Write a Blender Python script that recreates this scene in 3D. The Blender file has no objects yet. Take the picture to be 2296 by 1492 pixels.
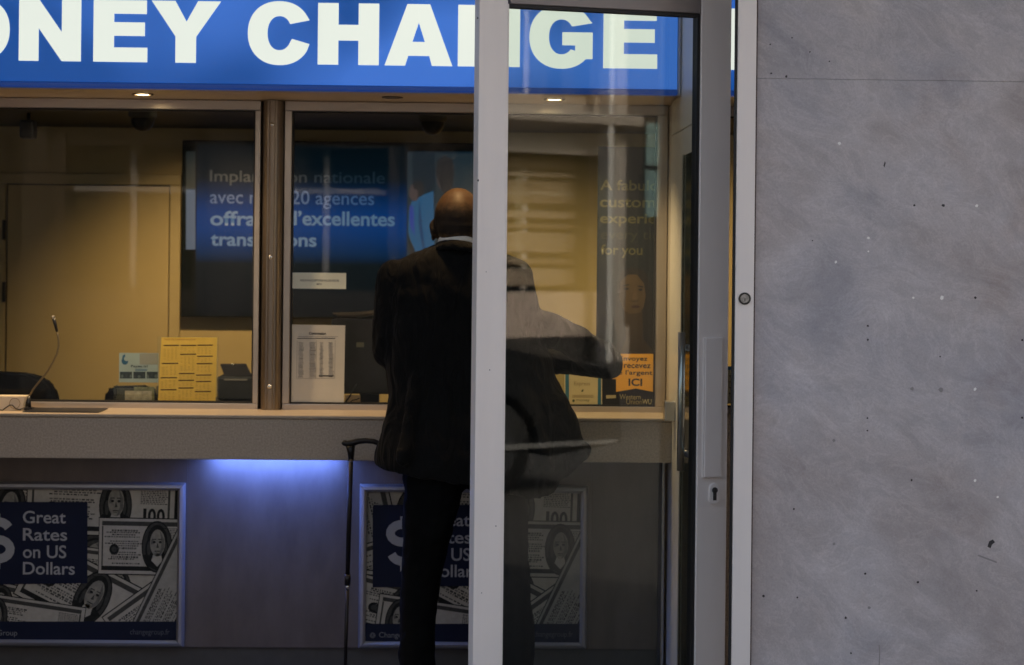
import bpy, bmesh, math, random
from mathutils import Vector, Matrix, Euler
random.seed(7)
C = bpy.context.scene.collection
SC = bpy.context.scene
R = math.radians

# ------------------------------------------------------------------ camera
F = 4194.0                      # focal length in photograph pixels (2296 wide)
CX, CY = 1148.0, 570.0          # principal point (vertical lens shift)
CAM = Vector((0, 0, 1.5))
YAW, ROLL = R(1.4), R(0.6)
MC = (Matrix.Rotation(-YAW, 3, 'Z') @ Matrix.Rotation(R(90), 3, 'X') @ Matrix.Rotation(ROLL, 3, 'Z'))
cd = bpy.data.cameras.new('camera'); cam = bpy.data.objects.new('camera', cd); C.objects.link(cam)
cd.sensor_width = 36; cd.lens = F / 2296 * 36
cd.shift_y = (CY - 746) / 2296
cd.clip_start = 0.05; cd.clip_end = 400
cam.matrix_world = Matrix.Translation(CAM) @ MC.to_4x4()
cd.dof.use_dof = True; cd.dof.focus_distance = 5.4; cd.dof.aperture_fstop = 4.0
SC.camera = cam

# ------------------------------------------------------------------ world, sun, exposure
EXPO = 1.72
GAIN = 2 ** EXPO
w = bpy.data.worlds.new('World'); SC.world = w; w.use_nodes = True
nt = w.node_tree
sky = nt.nodes.new('ShaderNodeTexSky'); sky.sky_type = 'NISHITA'; sky.sun_disc = False
SUN_EL, SUN_AZ = R(40), R(18)
sky.sun_elevation = SUN_EL; sky.sun_rotation = SUN_AZ; sky.dust_density = 8.0; sky.air_density = 1.0; sky.ozone_density = 0.4
hs = nt.nodes.new('ShaderNodeHueSaturation'); hs.inputs['Saturation'].default_value = .78   # sky blue muted for more neutral daylight
bg = nt.nodes['Background']; nt.links.new(sky.outputs[0], hs.inputs['Color']); nt.links.new(hs.outputs[0], bg.inputs[0]); bg.inputs[1].default_value = 0.15
sd = bpy.data.lights.new('sun', 'SUN'); sd.energy = 2.0; sd.angle = R(1); sd.color = (1.0, .90, .78)
sun = bpy.data.objects.new('sun', sd); C.objects.link(sun)
sdir = Vector((math.sin(SUN_AZ) * math.cos(SUN_EL), math.cos(SUN_AZ) * math.cos(SUN_EL), math.sin(SUN_EL)))
sun.rotation_euler = sdir.to_track_quat('Z', 'Y').to_euler(); sun.location = (3, 8, 12)
SC.view_settings.view_transform = 'Standard'; SC.view_settings.look = 'None'
SC.view_settings.exposure = EXPO; SC.view_settings.gamma = 1
SC.cycles.use_denoising = True
SC.cycles.max_bounces = 10; SC.cycles.transparent_max_bounces = 16
SC.cycles.sample_clamp_indirect = 4

# ------------------------------------------------------------------ helpers
def Q(px, py, Y):
    """photograph pixel -> point of the plane y = Y"""
    d = MC @ Vector(((px - CX) / F, -(py - CY) / F, -1))
    return CAM + d * (Y / d.y)
def QX(px, Y, py=700): return Q(px, py, Y).x
def QZ(py, Y, px=700): return Q(px, py, Y).z

MATS = {}
def mat(name, col, rough=.5, metal=0.0, var=0.0, vscale=20, bump=0.0, bscale=60, spec=.5, aniso=None, rvar=0.0, emit=None, estr=0, coat=0.0):
    if name in MATS: return MATS[name]
    m = bpy.data.materials.new(name); m.use_nodes = True
    n = m.node_tree; b = n.nodes['Principled BSDF']
    b.inputs['Base Color'].default_value = (*col, 1); b.inputs['Roughness'].default_value = rough
    b.inputs['Metallic'].default_value = metal; b.inputs['Specular IOR Level'].default_value = spec
    if coat: b.inputs['Coat Weight'].default_value = coat
    if var or bump or rvar:
        tc = n.nodes.new('ShaderNodeTexCoord')
        mp = n.nodes.new('ShaderNodeMapping'); n.links.new(tc.outputs['Object'], mp.inputs[0])
        if aniso: mp.inputs['Scale'].default_value = aniso
        if var or rvar:
            no = n.nodes.new('ShaderNodeTexNoise'); no.inputs['Scale'].default_value = vscale
            no.inputs['Detail'].default_value = 6; no.inputs['Roughness'].default_value = .6
            n.links.new(mp.outputs[0], no.inputs['Vector'])
            if var:
                cr = n.nodes.new('ShaderNodeValToRGB')
                cr.color_ramp.elements[0].position = .3; cr.color_ramp.elements[1].position = .7
                cr.color_ramp.elements[0].color = (*[c * (1 - var) for c in col], 1)
                cr.color_ramp.elements[1].color = (*[min(1, c * (1 + var)) for c in col], 1)
                n.links.new(no.outputs['Fac'], cr.inputs[0]); n.links.new(cr.outputs[0], b.inputs['Base Color'])
            if rvar:
                mr = n.nodes.new('ShaderNodeMapRange'); mr.inputs[3].default_value = max(.02, rough - rvar); mr.inputs[4].default_value = min(1, rough + rvar)
                n.links.new(no.outputs['Fac'], mr.inputs[0]); n.links.new(mr.outputs[0], b.inputs['Roughness'])
        if bump:
            n2 = n.nodes.new('ShaderNodeTexNoise'); n2.inputs['Scale'].default_value = bscale; n2.inputs['Detail'].default_value = 4
            n.links.new(mp.outputs[0], n2.inputs['Vector'])
            bu = n.nodes.new('ShaderNodeBump'); bu.inputs['Strength'].default_value = bump; bu.inputs['Distance'].default_value = .004
            n.links.new(n2.outputs['Fac'], bu.inputs['Height']); n.links.new(bu.outputs[0], b.inputs['Normal'])
    if emit:
        b.inputs['Emission Color'].default_value = (*emit, 1); b.inputs['Emission Strength'].default_value = estr / GAIN
    MATS[name] = m
    return m

def glass_mat(name, ior=1.5, tint=(.96, .98, .97), rough=0.0, dirt=0.0):
    m = bpy.data.materials.new(name); m.use_nodes = True; n = m.node_tree
    for x in list(n.nodes): n.nodes.remove(x)
    o = n.nodes.new('ShaderNodeOutputMaterial'); mx = n.nodes.new('ShaderNodeMixShader')
    t = n.nodes.new('ShaderNodeBsdfTransparent'); t.inputs[0].default_value = (*tint, 1)
    g = n.nodes.new('ShaderNodeBsdfGlossy'); g.inputs['Roughness'].default_value = rough
    fr = n.nodes.new('ShaderNodeFresnel'); fr.inputs[0].default_value = ior
    # each face is entered from either side: use the geometric normal against the ray both ways
    ge = n.nodes.new('ShaderNodeNewGeometry'); mixn = n.nodes.new('ShaderNodeVectorMath'); mixn.operation = 'MULTIPLY_ADD'
    lw = n.nodes.new('ShaderNodeLayerWeight'); lw.inputs[0].default_value = .5
    r0 = ((ior - 1) / (ior + 1)) ** 2
    pw = n.nodes.new('ShaderNodeMath'); pw.operation = 'POWER'; pw.inputs[1].default_value = 4
    n.links.new(lw.outputs['Facing'], pw.inputs[0])
    mr = n.nodes.new('ShaderNodeMapRange'); mr.inputs[3].default_value = r0; mr.inputs[4].default_value = 1
    n.links.new(pw.outputs[0], mr.inputs[0])
    n.links.new(mr.outputs[0], mx.inputs[0]); n.links.new(t.outputs[0], mx.inputs[1]); n.links.new(g.outputs[0], mx.inputs[2])
    n.nodes.remove(fr); n.nodes.remove(ge); n.nodes.remove(mixn)
    n.links.new(mx.outputs[0], o.inputs[0]); MATS[name] = m
    return m

class MB:
    """collects shapes in world coordinates and links them as ONE mesh object"""
    def __init__(s): s.bm = bmesh.new()
    def _mi(s, faces, mi):
        for f in faces: f.material_index = mi
    def box(s, x0, x1, y0, y1, z0, z1, mi=0, bevel=0.0, seg=2):
        r = bmesh.ops.create_cube(s.bm, size=1)
        for v in r['verts']:
            v.co = Vector(((x0 + x1) / 2 + v.co.x * (x1 - x0), (y0 + y1) / 2 + v.co.y * (y1 - y0), (z0 + z1) / 2 + v.co.z * (z1 - z0)))
        fs = set(f for v in r['verts'] for f in v.link_faces)
        s._mi(fs, mi)
        if bevel:
            es = set(e for v in r['verts'] for e in v.link_edges)
            b = bmesh.ops.bevel(s.bm, geom=list(es), offset=bevel, segments=seg, affect='EDGES', profile=.5)
            s._mi(b['faces'], mi)
        return s
    def pbox(s, px0, px1, py0, py1, Y, t, mi=0, bevel=0.0):
        """box whose front face covers the pixels given, on the plane y = Y, t deep"""
        mx, my = (px0 + px1) / 2, (py0 + py1) / 2
        x0, x1 = Q(px0, my, Y).x, Q(px1, my, Y).x
        z1, z0 = Q(mx, py0, Y).z, Q(mx, py1, Y).z
        return s.box(x0, x1, Y, Y + t, z0, z1, mi, bevel)
    def poly(s, pts, mi=0):
        vs = [s.bm.verts.new(p) for p in pts]
        f = s.bm.faces.new(vs); f.material_index = mi
        return s
    def prism(s, pts, depth, mi=0):
        """pts: list of (x, z) outlines at front y; depth = (y0, y1)"""
        a = [s.bm.verts.new((p[0], depth[0], p[1])) for p in pts]
        b = [s.bm.verts.new((p[0], depth[1], p[1])) for p in pts]
        n = len(pts); fs = [s.bm.faces.new(a), s.bm.faces.new(b[::-1])]
        for i in range(n): fs.append(s.bm.faces.new((a[i], b[i], b[(i + 1) % n], a[(i + 1) % n])))
        s._mi(fs, mi); return s
    def tube(s, pts, rads, seg=12, mi=0, cap=True):
        pts = [Vector(p) for p in pts]
        if not hasattr(rads, '__len__'): rads = [rads] * len(pts)
        rings = []; up = None
        for i, p in enumerate(pts):
            d = (pts[min(i + 1, len(pts) - 1)] - pts[max(i - 1, 0)]).normalized()
            if up is None:
                up = Vector((0, 0, 1)) if abs(d.z) < .9 else Vector((1, 0, 0))
            a = (up - d * up.dot(d)).normalized(); up = a; b = d.cross(a)
            rings.append([s.bm.verts.new(p + (a * math.cos(2 * math.pi * k / seg) + b * math.sin(2 * math.pi * k / seg)) * rads[i]) for k in range(seg)])
        fs = []
        for r0, r1 in zip(rings, rings[1:]):
            for k in range(seg): fs.append(s.bm.faces.new((r0[k], r0[(k + 1) % seg], r1[(k + 1) % seg], r1[k])))
        if cap: fs += [s.bm.faces.new(rings[0][::-1]), s.bm.faces.new(rings[-1])]
        for f in fs: f.smooth = True
        s._mi(fs, mi); return s
    def cap(s, p0, p1, r0, r1, seg=14):
        """round-ended tapered limb"""
        p0, p1 = Vector(p0), Vector(p1); d = (p1 - p0).normalized(); pts = []; rr = []
        for k in range(5):
            a = math.pi / 2 * k / 5; pts.append(p0 - d * r0 * math.cos(a)); rr.append(max(.0015, r0 * math.sin(a)))
        pts.append(p0); rr.append(r0); pts.append(p1); rr.append(r1)
        for k in range(1, 6):
            a = math.pi / 2 * k / 5; pts.append(p1 + d * r1 * math.sin(a)); rr.append(max(.0015, r1 * math.cos(a)))
        return s.tube(pts, rr, seg)
    def ell(s, c, r, rot=None, mi=0, seg=20):
        res = bmesh.ops.create_uvsphere(s.bm, u_segments=seg, v_segments=seg // 2 + 2, radius=1)
        M = rot.to_matrix() if rot else Matrix.Identity(3)
        for v in res['verts']: v.co = Vector(c) + M @ Vector((v.co.x * r[0], v.co.y * r[1], v.co.z * r[2]))
        fs = set(f for v in res['verts'] for f in v.link_faces)
        for f in fs: f.smooth = True
        s._mi(fs, mi); return s
    def disc(s, c, r, axis=(0, -1, 0), seg=24, mi=0, thick=0.0, rz=None):
        c = Vector(c); ax = Vector(axis).normalized()
        u = Vector((1, 0, 0)) if abs(ax.x) < .9 else Vector((0, 1, 0))
        u = (u - ax * u.dot(ax)).normalized(); v = ax.cross(u); rz = rz or r
        ring = [c + u * r * math.cos(2 * math.pi * k / seg) + v * rz * math.sin(2 * math.pi * k / seg) for k in range(seg)]
        if not thick: return s.poly(ring, mi)
        a = [s.bm.verts.new(p) for p in ring]; b = [s.bm.verts.new(p - ax * thick) for p in ring]
        fs = [s.bm.faces.new(a), s.bm.faces.new(b[::-1])]
        for k in range(seg): fs.append(s.bm.faces.new((a[k], b[k], b[(k + 1) % seg], a[(k + 1) % seg])))
        s._mi(fs, mi); return s
    def ring(s, c, r0, r1, axis, thick, seg=32, mi=0):
        c = Vector(c); ax = Vector(axis).normalized()
        u = Vector((1, 0, 0)) if abs(ax.x) < .9 else Vector((0, 1, 0))
        u = (u - ax * u.dot(ax)).normalized(); v = ax.cross(u)
        P = lambda r, k, t: s.bm.verts.new(c + (u * math.cos(2 * math.pi * k / seg) + v * math.sin(2 * math.pi * k / seg)) * r - ax * t)
        L = [[P(r, k, t) for k in range(seg)] for r, t in ((r0, 0), (r1, 0), (r1, thick), (r0, thick))]
        fs = []
        for i in range(4):
            A, B = L[i], L[(i + 1) % 4]
            for k in range(seg): fs.append(s.bm.faces.new((A[k], A[(k + 1) % seg], B[(k + 1) % seg], B[k])))
        s._mi(fs, mi); return s
    def mesh(s, me, M, mi=0):
        """append another mesh, transformed"""
        n0 = len(s.bm.faces); nv = len(s.bm.verts)
        s.bm.from_mesh(me); s.bm.verts.ensure_lookup_table(); s.bm.faces.ensure_lookup_table()
        for v in s.bm.verts[nv:]: v.co = M @ v.co
        for f in s.bm.faces[n0:]: f.material_index = mi
        return s

WM = {}
def link(name, bm, mats, parent=None, loc=None, rot=None, normals=True):
    bm = bm.bm if isinstance(bm, MB) else bm
    if normals: bmesh.ops.recalc_face_normals(bm, faces=bm.faces[:])
    me = bpy.data.meshes.new(name); bm.to_mesh(me); bm.free()
    return link_mesh(name, me, mats, parent, loc)
def link_mesh(name, me, mats, parent=None, loc=None):
    if len(me.materials): me.materials.clear()
    for m in (mats if isinstance(mats, (list, tuple)) else [mats]): me.materials.append(m)
    o = bpy.data.objects.new(name, me); C.objects.link(o)
    if parent is not None:
        me.transform(WM[parent.name].inverted()); o.parent = parent; WM[o.name] = WM[parent.name]
    else:
        if loc is None:
            xs = [v.co for v in me.vertices]
            loc = Vector(((min(v.x for v in xs) + max(v.x for v in xs)) / 2, (min(v.y for v in xs) + max(v.y for v in xs)) / 2, min(v.z for v in xs)))
        M = Matrix.Translation(loc); me.transform(M.inverted()); o.matrix_world = M; WM[o.name] = M
    return o
def thing(name, label, cat, loc, rz=0.0, group=None):
    o = bpy.data.objects.new(name, None); C.objects.link(o); o.empty_display_size = .05
    o.location = loc; o.rotation_euler = (0, 0, rz)
    WM[o.name] = Matrix.Translation(Vector(loc)) @ Matrix.Rotation(rz, 4, 'Z')
    o['label'] = label; o['category'] = cat
    if group: o['group'] = group
    return o
def tag(o, label, cat, group=None):
    o['label'] = label; o['category'] = cat
    if group: o['group'] = group
    return o
def struct(name, mb, mats):
    o = link(name, mb, mats, loc=Vector((0, 0, 0))); o['kind'] = 'structure'; return o

def text_mesh(s, bold=0.0, space=1.0):
    cu = bpy.data.curves.new('lettering', 'FONT'); cu.body = s; cu.offset = bold; cu.space_character = space
    cu.resolution_u = 5
    o = bpy.data.objects.new('lettering', cu); C.objects.link(o)
    dg = bpy.context.evaluated_depsgraph_get()
    me = bpy.data.meshes.new_from_object(o.evaluated_get(dg))
    bpy.data.objects.remove(o); bpy.data.curves.remove(cu)
    return me
def put_text(mb, s, box, Y, mi=0, bold=0.0, rot=0.0, space=1.0, plane=None):
    """lettering whose bounding box fills the pixel box (x0, y0, x1, y1) on y = Y (rot turns it about its centre)"""
    me = text_mesh(s, bold, space)
    if not me.vertices: return mb
    xs = [v.co.x for v in me.vertices]; ys = [v.co.y for v in me.vertices]
    x0, x1, y0, y1 = min(xs), max(xs), min(ys), max(ys)
    cx, cy = (box[0] + box[2]) / 2, (box[1] + box[3]) / 2
    c = Q(cx, cy, Y); k = Y / F
    sx = (box[2] - box[0]) * k / (x1 - x0); sz = (box[3] - box[1]) * k / (y1 - y0)
    M = Matrix.Translation(c) @ Matrix.Rotation(rot, 4, 'Y') @ Matrix(((sx, 0, 0, 0), (0, 0, 1, 0), (0, sz, 0, 0), (0, 0, 0, 1))) @ Matrix.Translation((-(x0 + x1) / 2, -(y0 + y1) / 2, 0))
    mb.mesh(me, M, mi); bpy.data.meshes.remove(me)
    return mb
def stroke(mb, pts, w, Y):
    """a thick pen line through pixel points"""
    L = []
    for i, p in enumerate(pts):
        a_, b_ = pts[max(0, i - 1)], pts[min(len(pts) - 1, i + 1)]; dx, dy = b_[0] - a_[0], b_[1] - a_[1]; l = math.hypot(dx, dy)
        L.append(((p[0] - dy / l * w / 2, p[1] + dx / l * w / 2), (p[0] + dy / l * w / 2, p[1] - dx / l * w / 2)))
    for (a_, b_), (c_, d_) in zip(L, L[1:]): mb.poly([Q(*a_, Y), Q(*b_, Y), Q(*d_, Y), Q(*c_, Y)])
def tline(parent, s, box, Y, m, bold=0.0, space=1.0):
    mb = MB(); put_text(mb, s, box, Y, 0, bold, space=space); return link('lettering', mb, m, parent, normals=False)
def ppoly(mb, pts, Y, mi=0):
    return mb.poly([Q(p[0], p[1], Y) for p in pts], mi)
def pell(cx, cy, rx, ry, n=20, rot=0.0):
    c, s = math.cos(rot), math.sin(rot); o = []
    for k in range(n):
        a = 2 * math.pi * k / n; x, y = rx * math.cos(a), ry * math.sin(a)
        o.append((cx + x * c - y * s, cy + x * s + y * c))
    return o
def remeshed(mb, voxel, smooth=4, disp=(), factor=.5):
    me = bpy.data.meshes.new('draft'); mb.bm.to_mesh(me); mb.bm.free()
    o = bpy.data.objects.new('draft', me); C.objects.link(o)
    m = o.modifiers.new('r', 'REMESH'); m.mode = 'VOXEL'; m.voxel_size = voxel
    m = o.modifiers.new('s', 'SMOOTH'); m.factor = factor; m.iterations = smooth
    for k, (size, st, typ) in enumerate(disp):
        t = bpy.data.textures.new('wrinkle', typ); t.noise_scale = size
        d = o.modifiers.new('d', 'DISPLACE'); d.texture = t; d.strength = st; d.mid_level = .5; d.texture_coords = 'LOCAL'
    dg = bpy.context.evaluated_depsgraph_get()
    out = bpy.data.meshes.new_from_object(o.evaluated_get(dg))
    bpy.data.objects.remove(o); bpy.data.meshes.remove(me)
    for p in out.polygons: p.use_smooth = True
    return out

# ------------------------------------------------------------------ materials
ALU = mat('anodised_aluminium', (.84, .785, .74), .45, .2, var=.05, vscale=6, aniso=(1, 1, .15), bump=.04, bscale=400)
ALU_D = mat('dull_aluminium', (.36, .33, .31), .4, .5, var=.06, vscale=8)
FRAME = mat('window_aluminium', (.52, .46, .40), .30, .7, var=.05, vscale=8, aniso=(.2, 1, 1))
STEEL = mat('polished_steel', (.27, .225, .18), .34, 1.0, rvar=.06, vscale=30, aniso=(8, 8, .1))
BSTEEL = mat('brushed_steel', (.58, .57, .55), .3, 1.0, rvar=.08, vscale=60, aniso=(1, 1, .05))
RUBBER = mat('black_rubber', (.012, .012, .012), .6)
BLACK = mat('black_plastic', (.012, .012, .013), .35, var=.2, vscale=40)
DARKP = mat('dark_grey_plastic', (.03, .032, .036), .4, var=.15, vscale=30)
INK = mat('dark_ink', (.03, .028, .025), .6)
PAPER = mat('white_paper', (.62, .59, .50), .7, var=.04, vscale=12)
GLASS = glass_mat('window_glass', 1.24)
DGLASS = glass_mat('door_glass', 1.44, (.90, .93, .90))
CGLASS = glass_mat('clear_acrylic', 1.45)

def marble():
    m = bpy.data.materials.new('grey_marble'); m.use_nodes = True; n = m.node_tree; b = n.nodes['Principled BSDF']
    tc = n.nodes.new('ShaderNodeTexCoord')
    def noise(scale, detail, rough, dist=0, mscale=(1, 1, 1), rot=(0, 0, 0)):
        mp = n.nodes.new('ShaderNodeMapping'); mp.inputs['Scale'].default_value = mscale; mp.inputs['Rotation'].default_value = rot
        n.links.new(tc.outputs['Object'], mp.inputs[0]); mp.vector_type = 'TEXTURE'
        t = n.nodes.new('ShaderNodeTexNoise'); t.inputs['Scale'].default_value = scale; t.inputs['Detail'].default_value = detail
        t.inputs['Roughness'].default_value = rough; t.inputs['Distortion'].default_value = dist
        n.links.new(mp.outputs[0], t.inputs['Vector']); return t
    def ramp(src, stops):
        r = n.nodes.new('ShaderNodeValToRGB'); e = r.color_ramp.elements
        while len(e) < len(stops): e.new(.5)
        for el, (p, c) in zip(e, stops): el.position = p; el.color = (*c, 1)
        n.links.new(src.outputs['Fac'], r.inputs[0]); return r
    def mix(kind, f, a, bb):
        x = n.nodes.new('ShaderNodeMix'); x.data_type = 'RGBA'; x.blend_type = kind
        x.inputs[0].default_value = f if not hasattr(f, 'outputs') else 1
        if hasattr(f, 'outputs'): n.links.new(f.outputs[0], x.inputs[0])
        n.links.new(a, x.inputs[6]); n.links.new(bb, x.inputs[7]); return x.outputs[2]
    big = noise(1.3, 7, .58, .25, (1.25, 1, .8), (0, R(24), 0))
    base = ramp(big, [(.32, (.300, .262, .250)), (.43, (.405, .362, .350)), (.52, (.465, .430, .428)), (.60, (.385, .366, .382)), (.70, (.280, .276, .300))])
    vein = noise(3.4, 12, .74, .9, (1.5, 1, .66), (0, R(27), 0))
    vr = ramp(vein, [(.33, (.86, .865, .87)), (.47, (1, 1, 1)), (.56, (1.05, 1.05, 1.05)), (.66, (1.20, 1.20, 1.20))])
    c1 = mix('MULTIPLY', 1, base.outputs[0], vr.outputs[0])
    st = noise(2.6, 6, .62, .4)
    sr = ramp(st, [(.55, (1, 1, 1)), (.72, (.86, .80, .76))])
    c2 = mix('MULTIPLY', 1, c1, sr.outputs[0])
    sp = noise(190, 5, .8); spr = ramp(sp, [(.3, (.86, .86, .86)), (.5, (1, 1, 1)), (.68, (1.10, 1.10, 1.10)), (.78, (1.3, 1.3, 1.3))])
    c3 = mix('MULTIPLY', 1, c2, spr.outputs[0])
    sc = noise(6.5, 14, .72, 1.5, (1.4, 1, .75), (0, R(33), 0)); scr = ramp(sc, [(.470, (1, 1, 1)), (.492, (1.13, 1.13, 1.13)), (.514, (1, 1, 1)), (.60, (.93, .93, .935)), (.64, (1.0, 1.0, 1.0))])
    c4 = mix('MULTIPLY', 1, c3, scr.outputs[0])
    n.links.new(c4, b.inputs['Base Color']); b.inputs['Roughness'].default_value = .55
    bu = n.nodes.new('ShaderNodeBump'); bu.inputs['Strength'].default_value = .06; bu.inputs['Distance'].default_value = .003
    n.links.new(sc.outputs['Fac'], bu.inputs['Height']); n.links.new(bu.outputs[0], b.inputs['Normal'])
    return m
MARBLE = marble()
HOLE = mat('drill_hole_dark', (.045, .04, .04), .9); HOLEW = mat('filler_white', (.85, .83, .78), .8); HOLET = mat('rust_plug', (.42, .33, .20), .8)

# ------------------------------------------------------------------ ground, street (behind the camera, seen in the glass)
YF = 5.0                                     # face of the marble wall
mb = MB(); mb.box(-30, 30, -3.0, 8.8, -.30, -.002); struct('pavement', mb, mat('paving_stone', (.075, .072, .068), .75, var=.2, vscale=3, bump=.2, bscale=40))
mb = MB(); mb.box(-40, 40, -9.2, -3.0, -.42, -.13); struct('road', mb, mat('asphalt', (.035, .035, .037), .8, var=.25, vscale=30, bump=.4, bscale=200))
mb = MB(); mb.box(-40, 40, -80, -9.2, -.32, -.004); struct('ground', mb, mat('far_paving', (.06, .058, .055), .8, var=.2, vscale=3))

# ------------------------------------------------------------------ marble wall, jamb
XJ0, XJ1 = QX(1648, 4.97), QX(1690, 4.97)    # door jamb
XW = QX(1692, YF)
zj = QZ(180, YF, 2000)
mb = MB()
mb.box(XW, XW + 2.6, YF, YF + .14, 0, zj - .0003, bevel=.0006)
mb.box(XW, XW + 2.6, YF, YF + .14, zj + .0003, 3.6, bevel=.0006)
holes = [(1763,172,4,0),(1729,165,3,0),(1727,100,2.5,0),(1776,85,2.5,0),(1816,117,2.5,0),(1860,138,2.5,0),(2050,461,4,0),(2115,461,5,0),
 (2187,668,4,0),(2112,668,5,1),(2048,668,3,1),(1946,731,3.5,0),(1946,762,3.5,0),(1882,322,4,1),(2045,872,4.5,2),(2110,874,6,2),(2186,873,4,1),
 (1945,938,3,0),(1945,966,3,0),(1870,988,4,2),(2044,1077,3.5,0),(2186,1078,4,1),(1940,1287,3.5,0),(2058,1306,4,0),(1949,1363,4,2),(1870,1220,3.5,2),
 (1712,1337,4,0),(1788,1340,3,0),(1780,1142,3,0),(1947,534,3.5,1),(1874,588,3.5,1),(2190,462,4,1),(1822,540,2,0),
 (1947,564,2.5,1),(2292,763,3.5,0),(2292,937,3.5,0),(2108,800,2.5,0),(2237,1115,3,1),(1908,1465,3,0),(2190,1325,3,0),(1896,1386,4,0)]
def blob(cx, cy, r, n=10):
    return [(cx + r * random.uniform(.75, 1.2) * math.cos(2 * math.pi * k / n), cy + r * random.uniform(.75, 1.2) * math.sin(2 * math.pi * k / n)) for k in range(n)]
for hx, hy, r, k in holes: ppoly(mb, blob(hx, hy, r * (.72 if k == 0 else .9)), YF - .0006, k + 1)
ppoly(mb, [(2214,1226),(2218,1214),(2226,1210),(2231,1216),(2224,1222),(2221,1230)], YF - .0006, 1)
ppoly(mb, [(1970,1492),(1971.5,1462),(1970,1448),(1972,1446),(1973.5,1466),(1972.5,1492)], YF - .0006, 3)
ppoly(mb, [(1981,372),(1984,362),(1986,366),(1983,376)], YF - .0006, 1)
ppoly(mb, [(2194,1244),(2236,1260),(2234,1263),(2192,1247)], YF - .0006, 3)
o = link('marble_wall', mb, [MARBLE, HOLE, HOLEW, mat('old_stain', (.27, .25, .245), .8)])
tag(o, 'weathered grey marble wall pocked with drill holes and filler', 'wall')

t = thing('door_jamb', 'pale aluminium jamb strip with a round key switch, against the marble wall', 'door frame', (XJ0, 4.97, 0))
mb = MB(); mb.box(XJ0, XJ1, 4.97, 4.99, 0, 3.2, bevel=.002)
link('jamb', mb, ALU, t)
mb = MB(); mb.box(XJ0 - .006, XJ0 - .0005, 4.974, 4.99, 0, 3.2, bevel=.001); link('rubber_seal', mb, RUBBER, t)
mb = MB(); mb.box(XJ1 + .0005, XW - .0005, 4.992, 5.10, 0, 3.2); link('mastic_joint', mb, mat('mastic', (.10, .065, .055), .8, var=.4, vscale=18, aniso=(1, 1, 3)), t)
ks = Q(1669.5, 670, 4.97)
mb = MB(); mb.ring(ks + Vector((0, -.003, 0)), .0115, .0165, (0, -1, 0), .006); ksr = link('key_switch', mb, BLACK, t)
mb = MB(); mb.disc(ks + Vector((0, -.004, 0)), .0113, thick=.004); mb.disc(ks + Vector((0, -.0052, -.001)), .0075, thick=.001)
link('cylinder_face', mb, mat('zinc', (.3, .3, .3), .4, .8, var=.4, vscale=150), ksr)
mb = MB(); mb.box(ks.x - .001, ks.x + .001, ks.y - .0066, ks.y - .0053, ks.z - .007, ks.z + .001); link('keyhole', mb, INK, ksr)

# ------------------------------------------------------------------ building shell round the lobby
mb = MB()
mb.box(-3.6, XW + 2.6, 4.9, 5.5, 2.75, 9.0); mb.box(-2.0, 1.9, 5.30, 5.5, 2.60, 2.749); mb.box(-3.6, XW + 2.6, 5.502, 12, 2.77, 9.0)
o = link('upper_facade', mb, mat('facade_stone', (.30, .27, .25), .7, var=.15, vscale=4, bump=.1)); tag(o, 'plain stone facade above the shop entrance', 'wall')
mb = MB(); mb.box(-3.6, XW + 2.6, 4.25, 4.9, 2.95, 3.15, bevel=.01)
o = link('shade_slab', mb, mat('shade_slab_paint', (.20, .15, .13), .6, var=.1)); tag(o, 'flat slab added out of view to shade the top of the entrance wall', 'shade_slab')  # unseen slab, added to cut skylight on the upper wall
mb = MB(); mb.box(-3.6, -1.9, YF, YF + .5, 0, 2.745, bevel=.004)
o = link('marble_pier', mb, MARBLE); tag(o, 'plain marble pier on the far side of the entrance', 'wall')
mb = MB(); mb.box(-2.3, -2.12, 5.5, 6.5, 0, 2.75); o = link('lobby_side_wall', mb, mat('lobby_wall', (.2, .17, .14), .5, var=.05)); tag(o, 'brown side wall of the lobby beside the first window', 'wall')
mb = MB(); mb.box(1.9, 2.0, 5.5, 6.5, 0, 2.75); o = link('lobby_end_wall', mb, MATS['lobby_wall']); tag(o, 'brown end wall of the lobby behind the marble wall', 'wall')
mb = MB(); mb.box(-2.3, 2.0, 5.5, 6.1, 2.62, 2.75); struct('lobby_ceiling', mb, mat('lobby_ceiling', (.35, .32, .28), .6, var=.05))

# ------------------------------------------------------------------ illuminated sign
YS = 6.10
def sign_face_mat():
    m = bpy.data.materials.new('backlit_blue'); m.use_nodes = True; n = m.node_tree; b = n.nodes['Principled BSDF']
    tc = n.nodes.new('ShaderNodeTexCoord'); mp = n.nodes.new('ShaderNodeMapping'); mp.inputs['Scale'].default_value = (1.0, 0, 1.2)
    mp.inputs['Location'].default_value = (.2, 0, .1)
    n.links.new(tc.outputs['Object'], mp.inputs[0])
    no = n.nodes.new('ShaderNodeTexNoise'); no.inputs['Scale'].default_value = 2.0; no.inputs['Detail'].default_value = .5
    n.links.new(mp.outputs[0], no.inputs['Vector'])
    r = n.nodes.new('ShaderNodeValToRGB'); e = r.color_ramp.elements
    e[0].position = .40; e[0].color = (.003, .060, .27, 1); e[1].position = .62; e[1].color = (.042, .155, .57, 1)
    n.links.new(no.outputs['Fac'], r.inputs[0]); n.links.new(r.outputs[0], b.inputs['Emission Color'])
    b.inputs['Emission Strength'].default_value = 0.95 / GAIN
    b.inputs['Base Color'].default_value = (.02, .08, .3, 1); b.inputs['Roughness'].default_value = .3
    return m
SIGNB = sign_face_mat()
SIGNW = mat('backlit_white', (.25, .25, .25), .4, emit=(.78, .84, .76), estr=.97)
zt_s, zb_s = QZ(-90, YS, 700), QZ(200, YS, 700)
def capz(): 
    return QZ(8, YS, 780), QZ(146, YS, 780)
ZT, ZB = capz(); UH = (ZT - ZB) / 137.0
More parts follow.
